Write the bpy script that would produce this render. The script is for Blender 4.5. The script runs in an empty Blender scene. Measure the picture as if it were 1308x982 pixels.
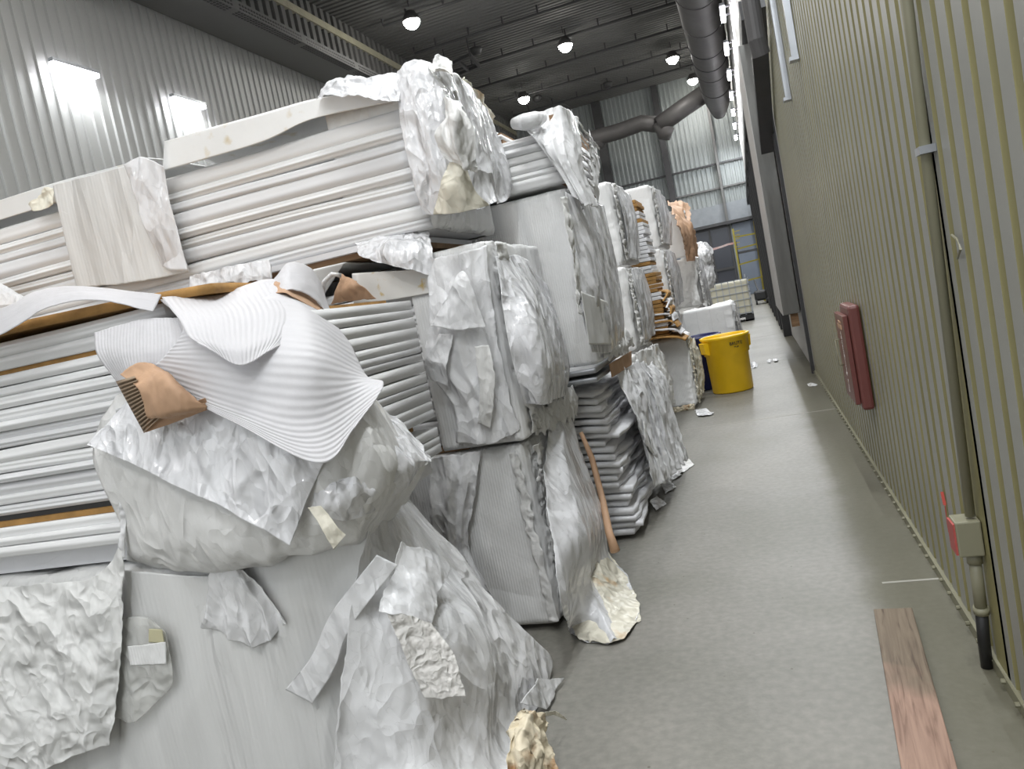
import bpy, bmesh, math, random
import numpy as np
from mathutils import Vector, Matrix

# ------------------------------------------------------------------ camera
FPX = 996.4; CX = 654.0; CY = 491.0; EYE = np.array([0.0, 0.0, 1.63])
MX = np.array([[0.93755452, 0.28778639, -0.19537278],
               [-0.15913841, -0.14456222, -0.97661493],
               [-0.3093, 0.94672106, -0.08973709]])     # rows: right, down, forward
C = bpy.context.scene.collection
cd = bpy.data.cameras.new('camera'); cam = bpy.data.objects.new('camera', cd); C.objects.link(cam)
cd.sensor_fit = 'HORIZONTAL'; cd.sensor_width = 36.0; cd.lens = 36.0 * FPX / 1308.0
cd.clip_start = 0.05; cd.clip_end = 300
rot = Matrix((MX[0], -MX[1], -MX[2])).transposed()
cam.matrix_world = Matrix.Translation(Vector(EYE)) @ rot.to_4x4()
bpy.context.scene.camera = cam
sc = bpy.context.scene
sc.view_settings.view_transform = 'Standard'; sc.view_settings.look = 'None'
sc.view_settings.gamma = 1.0; sc.view_settings.use_curve_mapping = False
sc.view_settings.exposure = 0.36

def W(px, py, X=None, Y=None, Z=None):
    """point of the room seen at a pixel of the photo, on the plane X=, Y= or Z= where the thing stands"""
    d = MX.T @ np.array([(px - CX) / FPX, (py - CY) / FPX, 1.0])
    ax, v = (0, X) if X is not None else (1, Y) if Y is not None else (2, Z)
    return EYE + d * (v - EYE[ax]) / d[ax]

# ------------------------------------------------------------------ world and lights
w = bpy.data.worlds.new('world'); sc.world = w; w.use_nodes = True
w.node_tree.nodes['Background'].inputs[0].default_value = (0.93, 0.97, 1.0, 1)
w.node_tree.nodes['Background'].inputs[1].default_value = 1.0  # comes in through the open back of the hall, added as front fill

def area_light(name, loc, size, power, rot=(0, 0, 0), size_y=None, color=(1, 1, 1), shape='DISK', spread=math.pi):
    l = bpy.data.lights.new(name, 'AREA'); l.energy = power; l.size = size; l.color = color; l.shape = shape; l.spread = spread
    if size_y: l.size_y = size_y
    o = bpy.data.objects.new(name, l); o.location = loc; o.rotation_euler = rot; C.objects.link(o); return o
WARM = (1.0, 0.975, 0.94); COOL = (0.94, 0.975, 1.0)
HIGH_BAYS = [(-9.4, 25.8), (-5.65, 33.0), (-1.85, 39.5), (-1.25, 44.8), (-9.2, 39.0)]
HIGH_BAYS_OUT = [(-5.65, 19.0), (-1.85, 26.0), (-9.4, 12.0), (-5.65, 6.0), (-1.85, 13.0), (-1.85, 1.5), (-9.4, -2.0), (-5.65, -5.0), (-1.0, -6.0)]  # out of view, some added behind the camera to light the pile fronts
for (x, y) in HIGH_BAYS + HIGH_BAYS_OUT:
    area_light('high_bay_light', (x, y, 11.60), 0.5, 135, color=WARM)
LEFT_TUBES = [13.7 + 3.63 * k for k in range(-4, 5)]
RIGHT_TUBES = [23.2 + 3.6 * k for k in range(-8, 7)]  # row continued past the camera; the unseen near ones are added fill
for y in LEFT_TUBES:
    area_light('wall_tube_light', (-12.99, y + .6, 8.54), .12, 48, rot=(0, math.radians(-12), 0), size_y=1.2, color=COOL, shape='RECTANGLE')
for y in RIGHT_TUBES:
    area_light('wall_tube_light', (0.42, y, 8.34), 0.12, 130, rot=(0, math.radians(12), 0), size_y=1.2, color=COOL, shape='RECTANGLE')

# ------------------------------------------------------------------ helpers: objects
def link(name, me, m=None, parent=None):
    o = bpy.data.objects.new(name, me); C.objects.link(o)
    if m is not None: o.data.materials.append(m)
    if parent is not None: o.parent = parent; o.matrix_parent_inverse = parent.matrix_world.inverted()
    return o
def tag(o, label=None, cat=None, group=None, kind=None):
    if label: o['label'] = label
    if cat: o['category'] = cat
    if group: o['group'] = group
    if kind: o['kind'] = kind
    return o
def thing(name, label, cat, loc=(0, 0, 0), group=None):
    o = bpy.data.objects.new(name, None); C.objects.link(o); o.location = loc
    o.empty_display_size = 0.1
    o.matrix_world = Matrix.Translation(Vector(loc))
    return tag(o, label, cat, group)
def mesh(name, V, F, m=None, parent=None, smooth=False, uv=None):
    me = bpy.data.meshes.new(name)
    me.from_pydata([tuple(map(float, v)) for v in V], [], [tuple(map(int, f)) for f in F])
    if uv is not None:
        L = me.uv_layers.new(name='UVMap'); vi = np.zeros(len(me.loops), np.int32); me.loops.foreach_get('vertex_index', vi)
        L.data.foreach_set('uv', np.asarray(uv, np.float32)[vi].ravel())
    if smooth: me.polygons.foreach_set('use_smooth', [True] * len(me.polygons))
    me.update()
    return link(name, me, m, parent)
def solid(o, t, off=0.0):
    s = o.modifiers.new('thickness', 'SOLIDIFY'); s.thickness = t; s.offset = off; return o
def bevel(o, w=0.005, seg=2):
    b = o.modifiers.new('bevel', 'BEVEL'); b.width = w; b.segments = seg; b.limit_method = 'ANGLE'; return o

class MB:
    """collects boxes, tubes and lathes, then links them as one mesh object"""
    def __init__(s): s.V = []; s.F = []
    def add(s, V, F):
        n = len(s.V); s.V += [tuple(v) for v in V]; s.F += [tuple(i + n for i in f) for f in F]; return s
    def box(s, x0, x1, y0, y1, z0, z1):
        V = [(x, y, z) for z in (z0, z1) for y in (y0, y1) for x in (x0, x1)]
        return s.add(V, [(0, 2, 3, 1), (4, 5, 7, 6), (0, 1, 5, 4), (2, 6, 7, 3), (0, 4, 6, 2), (1, 3, 7, 5)])
    def bar(s, a, b, w, h=None, up=(0, 0, 1)):
        h = h or w; a = Vector(a); b = Vector(b); d = (b - a).normalized(); up = Vector(up)
        if abs(d.dot(up)) > .98: up = Vector((1, 0, 0))
        r = d.cross(up).normalized(); u = r.cross(d)
        V = [p + r * (i * w / 2) + u * (j * h / 2) for p in (a, b) for j in (-1, 1) for i in (-1, 1)]
        return s.add(V, [(0, 1, 3, 2), (4, 6, 7, 5), (0, 4, 5, 1), (2, 3, 7, 6), (0, 2, 6, 4), (1, 5, 7, 3)])
    def tube(s, pts, r, n=12, cap=True):
        pts = [Vector(p) for p in pts]; rs = r if isinstance(r, (list, tuple)) else [r] * len(pts)
        V = []; F = []; ref = None
        for i, p in enumerate(pts):
            d = (pts[min(i + 1, len(pts) - 1)] - pts[max(i - 1, 0)]).normalized()
            if ref is None: ref = Vector((0, 0, 1)) if abs(d.z) < .9 else Vector((1, 0, 0))
            a = d.cross(ref).normalized(); b = a.cross(d).normalized(); ref = b
            for k in range(n):
                t = 2 * math.pi * k / n; V.append(p + (a * math.cos(t) + b * math.sin(t)) * rs[i])
        for i in range(len(pts) - 1):
            for k in range(n): F.append((i * n + k, i * n + (k + 1) % n, (i + 1) * n + (k + 1) % n, (i + 1) * n + k))
        if cap: F.append(tuple(range(n - 1, -1, -1))); F.append(tuple((len(pts) - 1) * n + k for k in range(n)))
        return s.add(V, F)
    def lathe(s, prof, c=(0, 0, 0), n=48):
        V = []; F = []
        for (r, z) in prof:
            for k in range(n):
                t = 2 * math.pi * k / n; V.append((c[0] + r * math.cos(t), c[1] + r * math.sin(t), c[2] + z))
        for i in range(len(prof) - 1):
            for k in range(n): F.append((i * n + k, i * n + (k + 1) % n, (i + 1) * n + (k + 1) % n, (i + 1) * n + k))
        return s.add(V, F)
    def build(s, name, m=None, parent=None, smooth=False, bev=0):
        o = mesh(name, s.V, s.F, m, parent, smooth)
        if bev: bevel(o, bev)
        return o

# ------------------------------------------------------------------ helpers: noise and cloth
def _h(i, j, k, seed):
    n = (i * 73856093) ^ (j * 19349663) ^ (k * 83492791) ^ (seed * 2654435)
    n = (n ^ (n >> 13)) * 1274126177 & 0x7fffffff
    n = (n ^ (n >> 16)) & 0xffff
    return n / 32767.5 - 1.0
def vn(P, s=1.0, seed=0):
    P = np.asarray(P, float) * s + 1000.3 + seed * 7.13
    I = np.floor(P).astype(np.int64); f = P - I; u = f * f * f * (f * (f * 6 - 15) + 10)
    r = 0
    for a in (0, 1):
        for b in (0, 1):
            for c in (0, 1):
                wgt = (u[..., 0] if a else 1 - u[..., 0]) * (u[..., 1] if b else 1 - u[..., 1]) * (u[..., 2] if c else 1 - u[..., 2])
                r = r + wgt * _h(I[..., 0] + a, I[..., 1] + b, I[..., 2] + c, seed)
    return r
def fbm(P, s, seed=0, oct=3):
    return sum(vn(P, s * 2 ** k, seed + k) / 2 ** k for k in range(oct))
def facet(P, s=1.0, seed=0):
    """noise made of flat facets meeting in sharp creases"""
    a = 0.7 + seed * 1.37; c, q = math.cos(a), math.sin(a); P = np.asarray(P, float) * s
    P = np.stack([P[..., 0] * c - P[..., 1] * q, (P[..., 0] * q + P[..., 1] * c) * .8 + P[..., 2] * .6, P[..., 2] * .8 - (P[..., 0] * q + P[..., 1] * c) * .6], -1) + 500.7 + seed * 3.1
    I = np.floor(P).astype(np.int64); f = P - I; o = np.argsort(-f, axis=-1); fs = np.take_along_axis(f, o, -1)
    e = np.eye(3, dtype=np.int64); J = I.copy(); v = [_h(J[..., 0], J[..., 1], J[..., 2], seed)]
    for k in range(3):
        J = J + e[o[..., k]]; v.append(_h(J[..., 0], J[..., 1], J[..., 2], seed))
    return (1 - fs[..., 0]) * v[0] + (fs[..., 0] - fs[..., 1]) * v[1] + (fs[..., 1] - fs[..., 2]) * v[2] + fs[..., 2] * v[3]
def crease(P, s, seed=0, oct=4):
    """sharp creases between flat facets, like crumpled film; pulled longer in the vertical"""
    P = np.asarray(P, float) * [1, 1, .62]; Q = P + 0.28 / s * np.stack([vn(P, s * .6, seed + 11 + k) for k in range(3)], -1)
    r = 0
    for k in range(oct): r = r + facet(Q, s * 1.9 ** k, seed + 3 * k) / 1.85 ** k
    return r * .8
def cr_interp(A, n):
    """Catmull-Rom along axis 0"""
    A = np.asarray(A, float); m = len(A)
    if m == 2:
        t = np.linspace(0, 1, n); return A[0] + (A[1] - A[0]) * t.reshape(-1, *([1] * (A.ndim - 1)))
    E = np.concatenate([[2 * A[0] - A[1]], A, [2 * A[-1] - A[-2]]]); out = []
    for t in np.linspace(0, m - 1, n):
        i = min(int(t), m - 2); f = t - i; p0, p1, p2, p3 = E[i], E[i + 1], E[i + 2], E[i + 3]
        out.append(.5 * (2 * p1 + (p2 - p0) * f + (2 * p0 - 5 * p1 + 4 * p2 - p3) * f * f + (3 * p1 - p0 - 3 * p2 + p3) * f ** 3))
    return np.array(out)
def normals(P):
    du = np.gradient(P, axis=0); dv = np.gradient(P, axis=1); n = np.cross(du, dv)
    return n / (np.linalg.norm(n, axis=-1, keepdims=True) + 1e-9)
def grid_obj(name, P, m, parent=None, t=0.0015, uv=True, keep=None):
    a, b = P.shape[:2]; F = []
    for i in range(a - 1):
        for j in range(b - 1):
            if keep is None or keep[i, j]: F.append((i * b + j, i * b + j + 1, (i + 1) * b + j + 1, (i + 1) * b + j))
    U = np.stack(np.meshgrid(np.linspace(0, 1, a), np.linspace(0, 1, b), indexing='ij'), -1)[..., ::-1].reshape(-1, 2)
    o = mesh(name, P.reshape(-1, 3), F, m, parent, True, U)
    if t: solid(o, t)
    return o
def drape(name, rows, m, parent=None, n=(70, 70), amp=0.012, s=6, seed=1, folds=0, nf=5, lump=0.0, torn=0.0, t=0.0015, fine=0.0, fdir='v', lift=None):
    """cloth through a grid of points (rows from top to bottom), with folds, lumps and creases; torn = ragged border"""
    w_ = max(len(r) for r in rows)
    R_ = np.array([cr_interp(r, w_) if len(r) != w_ else np.array(r) for r in rows], float)
    P = cr_interp(R_, n[0]); P = np.swapaxes(cr_interp(np.swapaxes(P, 0, 1), n[1]), 0, 1)
    u = np.linspace(0, 1, n[0])[:, None]; v = np.linspace(0, 1, n[1])[None, :]
    if torn:
        for ax in (0, 1):
            for end in (0, -1):
                e = np.take(P, end, axis=ax); i2 = np.take(P, 2 if end == 0 else -3, axis=ax)
                d = (i2 - e); d /= np.linalg.norm(d, axis=-1, keepdims=True) + 1e-9
                k = torn * (0.5 + 0.6 * vn(e, 14, seed + 5) + .5 * vn(e, 40, seed + 6)); k = np.clip(k, 0, None)
                for q in range(8):
                    idx = q if end == 0 else -1 - q
                    sl = [slice(None)] * 2; sl[ax] = idx
                    P[tuple(sl)] += d * k[:, None] * (1 - q / 8) ** 1.5
    N = normals(P)
    D = amp * crease(P, s, seed) + lump * vn(P, 2.2, seed + 20)
    if fine: D = D + fine * vn(P, 45, seed + 31)
    if folds:
        x = (v if fdir == 'v' else u) + 0.10 * vn(P, 2.0, seed + 9)
        D = D + folds * (1 - 2 * np.abs(np.sin(np.pi * nf * x))) * (0.35 + 0.65 * (u if fdir == 'v' else v)) * (0.7 + .5 * vn(P, 3, seed + 2))
    P = P + N * D[..., None]
    if lift is not None: P[..., 2] = np.maximum(P[..., 2], lift)
    return grid_obj(name, P, m, parent, t)

# ------------------------------------------------------------------ materials
def nt(name):
    m = bpy.data.materials.new(name); m.use_nodes = True; t = m.node_tree
    for n in list(t.nodes): t.nodes.remove(n)
    return m, t
def N(t, typ, **k):
    n = t.nodes.new(typ)
    for a, b in k.items():
        if a.startswith('i_'): n.inputs[a[2:].replace('_', ' ')].default_value = b
        else: setattr(n, a, b)
    return n
def ramp(t, fac, stops):
    r = N(t, 'ShaderNodeValToRGB'); e = r.color_ramp.elements
    while len(e) > 1: e.remove(e[-1])
    e[0].position = stops[0][0]; e[0].color = (*stops[0][1], 1) if len(stops[0][1]) == 3 else stops[0][1]
    for p, c in stops[1:]:
        q = e.new(p); q.color = (*c, 1)
    t.links.new(fac, r.inputs['Fac']); return r.outputs['Color']
def surf(name, col, rough=0.5, metal=0.0, var=0.08, vs=3.0, bump=None, col2=None, spec=0.5, transl=0.0, transp=0.0, stain=None, rib=None, coord='Object', emit=None, scale=(1, 1, 1), coat=0):
    """bump: list of (kind, scale, strength); rib: (axis 0/1/2, frequency, strength); stain: (scale, colour, threshold)"""
    m, t = nt(name); out = N(t, 'ShaderNodeOutputMaterial'); p = N(t, 'ShaderNodeBsdfPrincipled')
    p.inputs['Roughness'].default_value = rough; p.inputs['Metallic'].default_value = metal; p.inputs['Specular IOR Level'].default_value = spec
    p.inputs['Coat Weight'].default_value = coat
    tc = N(t, 'ShaderNodeTexCoord'); mp = N(t, 'ShaderNodeMapping'); mp.inputs['Scale'].default_value = scale
    t.links.new(tc.outputs[coord], mp.inputs['Vector']); vec = mp.outputs['Vector']
    def noise(s, d=4):
        n = N(t, 'ShaderNodeTexNoise'); n.inputs['Scale'].default_value = s; n.inputs['Detail'].default_value = d
        t.links.new(vec, n.inputs['Vector']); return n.outputs['Fac']
    c2 = col2 or tuple(max(0, c * (1 - var * 2)) for c in col)
    c = ramp(t, noise(vs), [(0.3, c2), (0.68, col)])
    if stain:
        f = ramp(t, noise(stain[0], 8), [(stain[2], (0, 0, 0)), (min(stain[2] + .12, 1), (1, 1, 1))])
        mx = N(t, 'ShaderNodeMix', data_type='RGBA'); t.links.new(f, mx.inputs[0]); t.links.new(c, mx.inputs[6]); mx.inputs[7].default_value = (*stain[1], 1); c = mx.outputs[2]
    t.links.new(c, p.inputs['Base Color'])
    last = None
    for kind, s, st in (bump or []):
        if kind == 'v':                                   # thin crease lines
            v = N(t, 'ShaderNodeTexNoise'); v.inputs['Scale'].default_value = s * .35; v.inputs['Detail'].default_value = 1.5; v.inputs['Distortion'].default_value = .4
            t.links.new(vec, v.inputs['Vector'])
            a1 = N(t, 'ShaderNodeMath', operation='SUBTRACT'); t.links.new(v.outputs['Fac'], a1.inputs[0]); a1.inputs[1].default_value = .5
            a2 = N(t, 'ShaderNodeMath', operation='ABSOLUTE'); t.links.new(a1.outputs[0], a2.inputs[0])
            a3 = N(t, 'ShaderNodeMath', operation='MULTIPLY'); t.links.new(a2.outputs[0], a3.inputs[0]); a3.inputs[1].default_value = -1.6 * st / s * 1.6; h = a3.outputs[0]
        elif kind == 'f':                                 # flat facets, each tilted its own way
            wn = N(t, 'ShaderNodeTexNoise'); wn.inputs['Scale'].default_value = s * .5; t.links.new(vec, wn.inputs['Vector'])
            ad = N(t, 'ShaderNodeVectorMath', operation='MULTIPLY_ADD'); t.links.new(wn.outputs['Color'], ad.inputs[0]); ad.inputs[1].default_value = (1.4 / s,) * 3; t.links.new(vec, ad.inputs[2])
            v = N(t, 'ShaderNodeTexVoronoi', feature='F1'); v.inputs['Scale'].default_value = s; t.links.new(ad.outputs[0], v.inputs['Vector'])
            d1 = N(t, 'ShaderNodeVectorMath', operation='SUBTRACT'); t.links.new(ad.outputs[0], d1.inputs[0]); t.links.new(v.outputs['Position'], d1.inputs[1])
            d2 = N(t, 'ShaderNodeVectorMath', operation='SUBTRACT'); t.links.new(v.outputs['Color'], d2.inputs[0]); d2.inputs[1].default_value = (.5, .5, .5)
            d3 = N(t, 'ShaderNodeVectorMath', operation='DOT_PRODUCT'); t.links.new(d1.outputs[0], d3.inputs[0]); t.links.new(d2.outputs[0], d3.inputs[1])
            mk = N(t, 'ShaderNodeMapRange'); t.links.new(noise(2.6, 2), mk.inputs[0])
            for q, val in enumerate((.34, .62, st * .4, st * 1.15)): mk.inputs[q + 1].default_value = val
            a3 = N(t, 'ShaderNodeMath', operation='MULTIPLY'); t.links.new(d3.outputs['Value'], a3.inputs[0]); t.links.new(mk.outputs[0], a3.inputs[1]); h = a3.outputs[0]
        else: h = noise(s, 6)
        b = N(t, 'ShaderNodeBump')
        if kind == 'n': b.inputs['Strength'].default_value = min(1, st); b.inputs['Distance'].default_value = 0.3 / s
        else: b.inputs['Strength'].default_value = 1; b.inputs['Distance'].default_value = 1
        t.links.new(h, b.inputs['Height'])
        if last: t.links.new(last, b.inputs['Normal'])
        last = b.outputs['Normal']
    if rib:
        wv = N(t, 'ShaderNodeTexWave', wave_type='BANDS', bands_direction='XYZ'[rib[0]]); wv.inputs['Scale'].default_value = rib[1]; wv.inputs['Distortion'].default_value = rib[3] if len(rib) > 3 else 0.3
        wv.inputs['Detail'].default_value = 1
        t.links.new(vec, wv.inputs['Vector'])
        b = N(t, 'ShaderNodeBump'); b.inputs['Strength'].default_value = rib[2]; b.inputs['Distance'].default_value = 0.004
        t.links.new(wv.outputs['Fac'], b.inputs['Height'])
        if last: t.links.new(last, b.inputs['Normal'])
        last = b.outputs['Normal']
    if last: t.links.new(last, p.inputs['Normal'])
    if emit: p.inputs['Emission Color'].default_value = (*emit[:3], 1); p.inputs['Emission Strength'].default_value = emit[3]
    sh = p.outputs[0]
    if transl:
        tr = N(t, 'ShaderNodeBsdfTranslucent'); t.links.new(c, tr.inputs['Color']); mx = N(t, 'ShaderNodeMixShader'); mx.inputs[0].default_value = transl
        if last: t.links.new(last, tr.inputs['Normal'])
        t.links.new(sh, mx.inputs[1]); t.links.new(tr.outputs[0], mx.inputs[2]); sh = mx.outputs[0]
    if transp:
        tr = N(t, 'ShaderNodeBsdfTransparent'); mx = N(t, 'ShaderNodeMixShader'); mx.inputs[0].default_value = transp
        t.links.new(sh, mx.inputs[1]); t.links.new(tr.outputs[0], mx.inputs[2]); sh = mx.outputs[0]
    t.links.new(sh, out.inputs['Surface']); return m

M = {}
ST = (1, 1, .6)
M['film'] = surf('white_film', (.87, .87, .88), .26, bump=[('f', 8, .42), ('f', 24, .25), ('v', 14, .5), ('v', 34, .3)], var=.01, transl=.12, spec=.6, scale=ST)
M['film_gloss'] = surf('glossy_white_film', (.87, .87, .89), .16, bump=[('f', 8, .55), ('f', 22, .32), ('v', 16, .7), ('v', 36, .4)], var=.01, transl=.12, spec=.9, scale=ST)
M['film_smooth'] = surf('smooth_translucent_film', (.80, .80, .79), .34, bump=[('n', 3, .12), ('f', 3, .2)], var=.05, vs=2.2, transl=.1, rib=(0, 5, .14, 2.5), scale=(3, 3, .45))
M['film_haze'] = surf('hazy_clear_film', (.86, .86, .88), .17, bump=[('f', 8, .5), ('f', 24, .25), ('v', 18, .4)], var=.01, spec=.9, transp=.22, scale=ST)
M['film_clear'] = surf('clear_film', (.85, .85, .82), .12, bump=[('f', 10, .5), ('v', 20, .4)], var=.02, spec=.9, transp=.55)
M['film_dirty'] = surf('dusty_white_film', (.82, .815, .80), .34, bump=[('f', 9, .4), ('f', 30, .22), ('v', 22, .4)], var=.03, transl=.1, stain=(4, (.66, .61, .52), .68), scale=ST)
M['film_stain'] = surf('stained_film', (.80, .76, .64), .4, bump=[('f', 11, .5), ('v', 22, .6)], var=.05, vs=4, stain=(5, (.64, .40, .17), .60), transl=.05)
M['burnt'] = surf('scorched_film', (.78, .69, .52), .5, bump=[('f', 20, .6), ('v', 30, .6)], var=.10, vs=9, stain=(9, (.34, .18, .07), .58))
M['crinkle'] = surf('crinkled_protective_sheet', (.82, .82, .805), .40, bump=[('f', 9, .3), ('v', 11, .65), ('v', 26, .5)], var=.02, vs=6, transl=.08)
M['foam_wrap'] = surf('ribbed_foam_wrap', (.85, .85, .845), .5, bump=[('n', 6, .1), ('f', 5, .08)], var=.03, rib=(0, 22, .3, .6), spec=.4)
M['foam_sheet'] = surf('thin_foam_sheet', (.83, .82, .84), .45, bump=[('n', 6, .1)], var=.03, spec=.4, transl=.25, coord='UV', rib=(1, 9, .4, .5), transp=.10)
M['foam_sheet_v'] = surf('thin_foam_sheet_cross', (.83, .82, .84), .45, bump=[('n', 6, .1)], var=.03, spec=.4, transl=.25, coord='UV', rib=(0, 9, .4, .5), transp=.16)
M['foam_slab'] = surf('white_foam_board', (.80, .80, .82), .5, bump=[('n', 18, .1), ('f', 8, .2)], var=.05, spec=.3)
M['bubble'] = surf('fuzzy_foam_patch', (.78, .76, .73), .7, bump=[('v', 60, .8), ('n', 90, .8)], var=.08, vs=30)
M['panel'] = surf('white_coated_panel', (.82, .82, .82), .36, bump=[('n', 10, .05)], var=.06, vs=2.5, scale=(.4, 1, 3))
M['panel_grey'] = surf('light_grey_coated_panel', (.73, .73, .74), .36, var=.06, vs=2.5, scale=(.4, 1, 3))
M['cap'] = surf('dusty_white_cap_sheet', (.80, .80, .79), .45, var=.04, vs=3, stain=(7, (.62, .54, .40), .61), bump=[('n', 8, .08)])
M['cap_fleck'] = surf('flecked_white_cap_sheet', (.80, .78, .74), .55, var=.04, stain=(16, (.62, .46, .18), .60), bump=[('n', 20, .1)])
M['fibre'] = surf('brown_fibreboard', (.46, .25, .075), .8, bump=[('n', 60, .5)], var=.18, vs=12)
M['card'] = surf('brown_cardboard', (.50, .31, .19), .65, bump=[('n', 14, .12)], var=.1, vs=5)
M['wood'] = surf('pallet_wood', (.36, .22, .12), .7, bump=[('n', 20, .2)], var=.2, vs=5, scale=(.3, 4, 4))
M['floor'] = None
M['steel'] = surf('galvanised_steel', (.50, .52, .55), .35, metal=.8, var=.08, vs=6)
M['dark_steel'] = surf('dark_painted_steel', (.045, .045, .048), .5, var=.1)
M['duct'] = surf('grey_duct_metal', (.10, .096, .096), .55, metal=.25, var=.1, vs=2, rib=(1, 3, .2, .1))
M['left_wall'] = surf('grey_wall_cladding', (.34, .345, .335), .5, var=.03, vs=.6, spec=.5)
M['far_wall'] = surf('far_wall_cladding', (.27, .295, .295), .55, var=.05, vs=.4)
M['ceiling'] = surf('ceiling_deck', (.13, .13, .128), .7, var=.04, vs=.4)
M['right_wall'] = surf('beige_wall_cladding', (.30, .30, .275), .42, var=.05, vs=1.2, bump=[('n', 3, .05)], scale=(1, 1, .5))
M['wall_groove'] = surf('olive_cladding_groove', (.27, .245, .11), .5, var=.15, vs=4, scale=(1, 1, .3))  # olive tone for one slope of each rib and the lap strip
M['white_wall'] = surf('white_wall_panel', (.5, .49, .475), .5, var=.04)
M['beige_steel'] = surf('beige_painted_conduit', (.23, .22, .15), .45, var=.06)
M['red'] = surf('dull_red_paint', (.15, .045, .038), .4, var=.1, bump=[('n', 6, .05)])
M['red_flat'] = surf('red_cover_plate', (.42, .08, .07), .5, var=.08)
M['yellow'] = surf('yellow_plastic', (.90, .56, .01), .36, var=.05, vs=6, spec=.5)
M['blue'] = surf('dark_blue_plastic', (.012, .016, .10), .4, var=.1)
M['black'] = surf('black_plastic', (.015, .015, .016), .5, var=.1)
M['ink'] = surf('black_print', (.02, .02, .02), .6, var=.05)
M['white_ink'] = surf('white_print', (.75, .72, .70), .6, var=.02)
M['grey_glass'] = surf('dark_window_glass', (.055, .06, .075), .15, var=.1, vs=.8)
M['blue_door'] = surf('pale_blue_door', (.16, .19, .24), .5, var=.08, vs=1)
M['ladder'] = surf('yellow_safety_paint', (.36, .30, .04), .5, var=.1)
M['tote'] = surf('cream_tote_plastic', (.62, .59, .46), .45, var=.05, transl=.1)
M['plank'] = None
M['lens'] = surf('lamp_lens', (1, 1, 1), .5, emit=(1, .97, .88, 60))
M['tube'] = surf('tube_lamp', (1, 1, 1), .5, emit=(.95, .93, 1, 30))
M['door_panel'] = surf('brushed_grey_door', (.20, .20, .19), .35, metal=.3, var=.12, vs=3, scale=(4, 4, .6))
M['ink_red'] = surf('red_graffiti_paint', (.5, .07, .05), .6, var=.1)

def concrete():
    m, t = nt('stained_concrete'); out = N(t, 'ShaderNodeOutputMaterial'); p = N(t, 'ShaderNodeBsdfPrincipled')
    tc = N(t, 'ShaderNodeTexCoord')
    def noise(s, d=5, dist=0.0):
        n = N(t, 'ShaderNodeTexNoise'); n.inputs['Scale'].default_value = s; n.inputs['Detail'].default_value = d; n.inputs['Distortion'].default_value = dist
        t.links.new(tc.outputs['Object'], n.inputs['Vector']); return n.outputs['Fac']
    c = ramp(t, noise(1.1, 6, .4), [(.3, (.165, .160, .135)), (.5, (.195, .188, .165)), (.7, (.23, .218, .195))])
    f2 = ramp(t, noise(26, 8), [(.35, (.86, .86, .86)), (.7, (1.08, 1.08, 1.08))])
    mx = N(t, 'ShaderNodeMix', data_type='RGBA', blend_type='MULTIPLY'); mx.inputs[0].default_value = 1
    t.links.new(c, mx.inputs[6]); t.links.new(f2, mx.inputs[7]); c = mx.outputs[2]
    # small dark specks
    v = N(t, 'ShaderNodeTexVoronoi', feature='F1'); v.inputs['Scale'].default_value = 9; v.inputs['Randomness'].default_value = 1
    t.links.new(tc.outputs['Object'], v.inputs['Vector'])
    f = ramp(t, v.outputs['Distance'], [(.035, (1, 1, 1)), (.06, (0, 0, 0))])
    mx = N(t, 'ShaderNodeMix', data_type='RGBA'); t.links.new(f, mx.inputs[0]); t.links.new(c, mx.inputs[6]); mx.inputs[7].default_value = (.10, .09, .07, 1); c = mx.outputs[2]
    # band of shade along the right wall, painted into the concrete colour
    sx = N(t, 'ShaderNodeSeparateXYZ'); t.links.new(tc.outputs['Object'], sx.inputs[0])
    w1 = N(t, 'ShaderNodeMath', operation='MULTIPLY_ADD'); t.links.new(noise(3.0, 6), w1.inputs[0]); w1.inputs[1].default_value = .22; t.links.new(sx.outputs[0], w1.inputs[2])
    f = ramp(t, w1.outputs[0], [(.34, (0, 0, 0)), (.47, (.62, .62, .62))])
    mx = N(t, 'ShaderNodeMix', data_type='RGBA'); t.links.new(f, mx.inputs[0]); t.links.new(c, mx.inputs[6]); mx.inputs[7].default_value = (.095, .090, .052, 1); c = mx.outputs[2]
    t.links.new(c, p.inputs['Base Color']); p.inputs['Roughness'].default_value = .5; p.inputs['Specular IOR Level'].default_value = .4
    b = N(t, 'ShaderNodeBump'); b.inputs['Strength'].default_value = .12; b.inputs['Distance'].default_value = .01; t.links.new(noise(40, 8), b.inputs['Height']); t.links.new(b.outputs[0], p.inputs['Normal'])
    t.links.new(p.outputs[0], out.inputs[0]); return m
M['floor'] = concrete()
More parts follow.
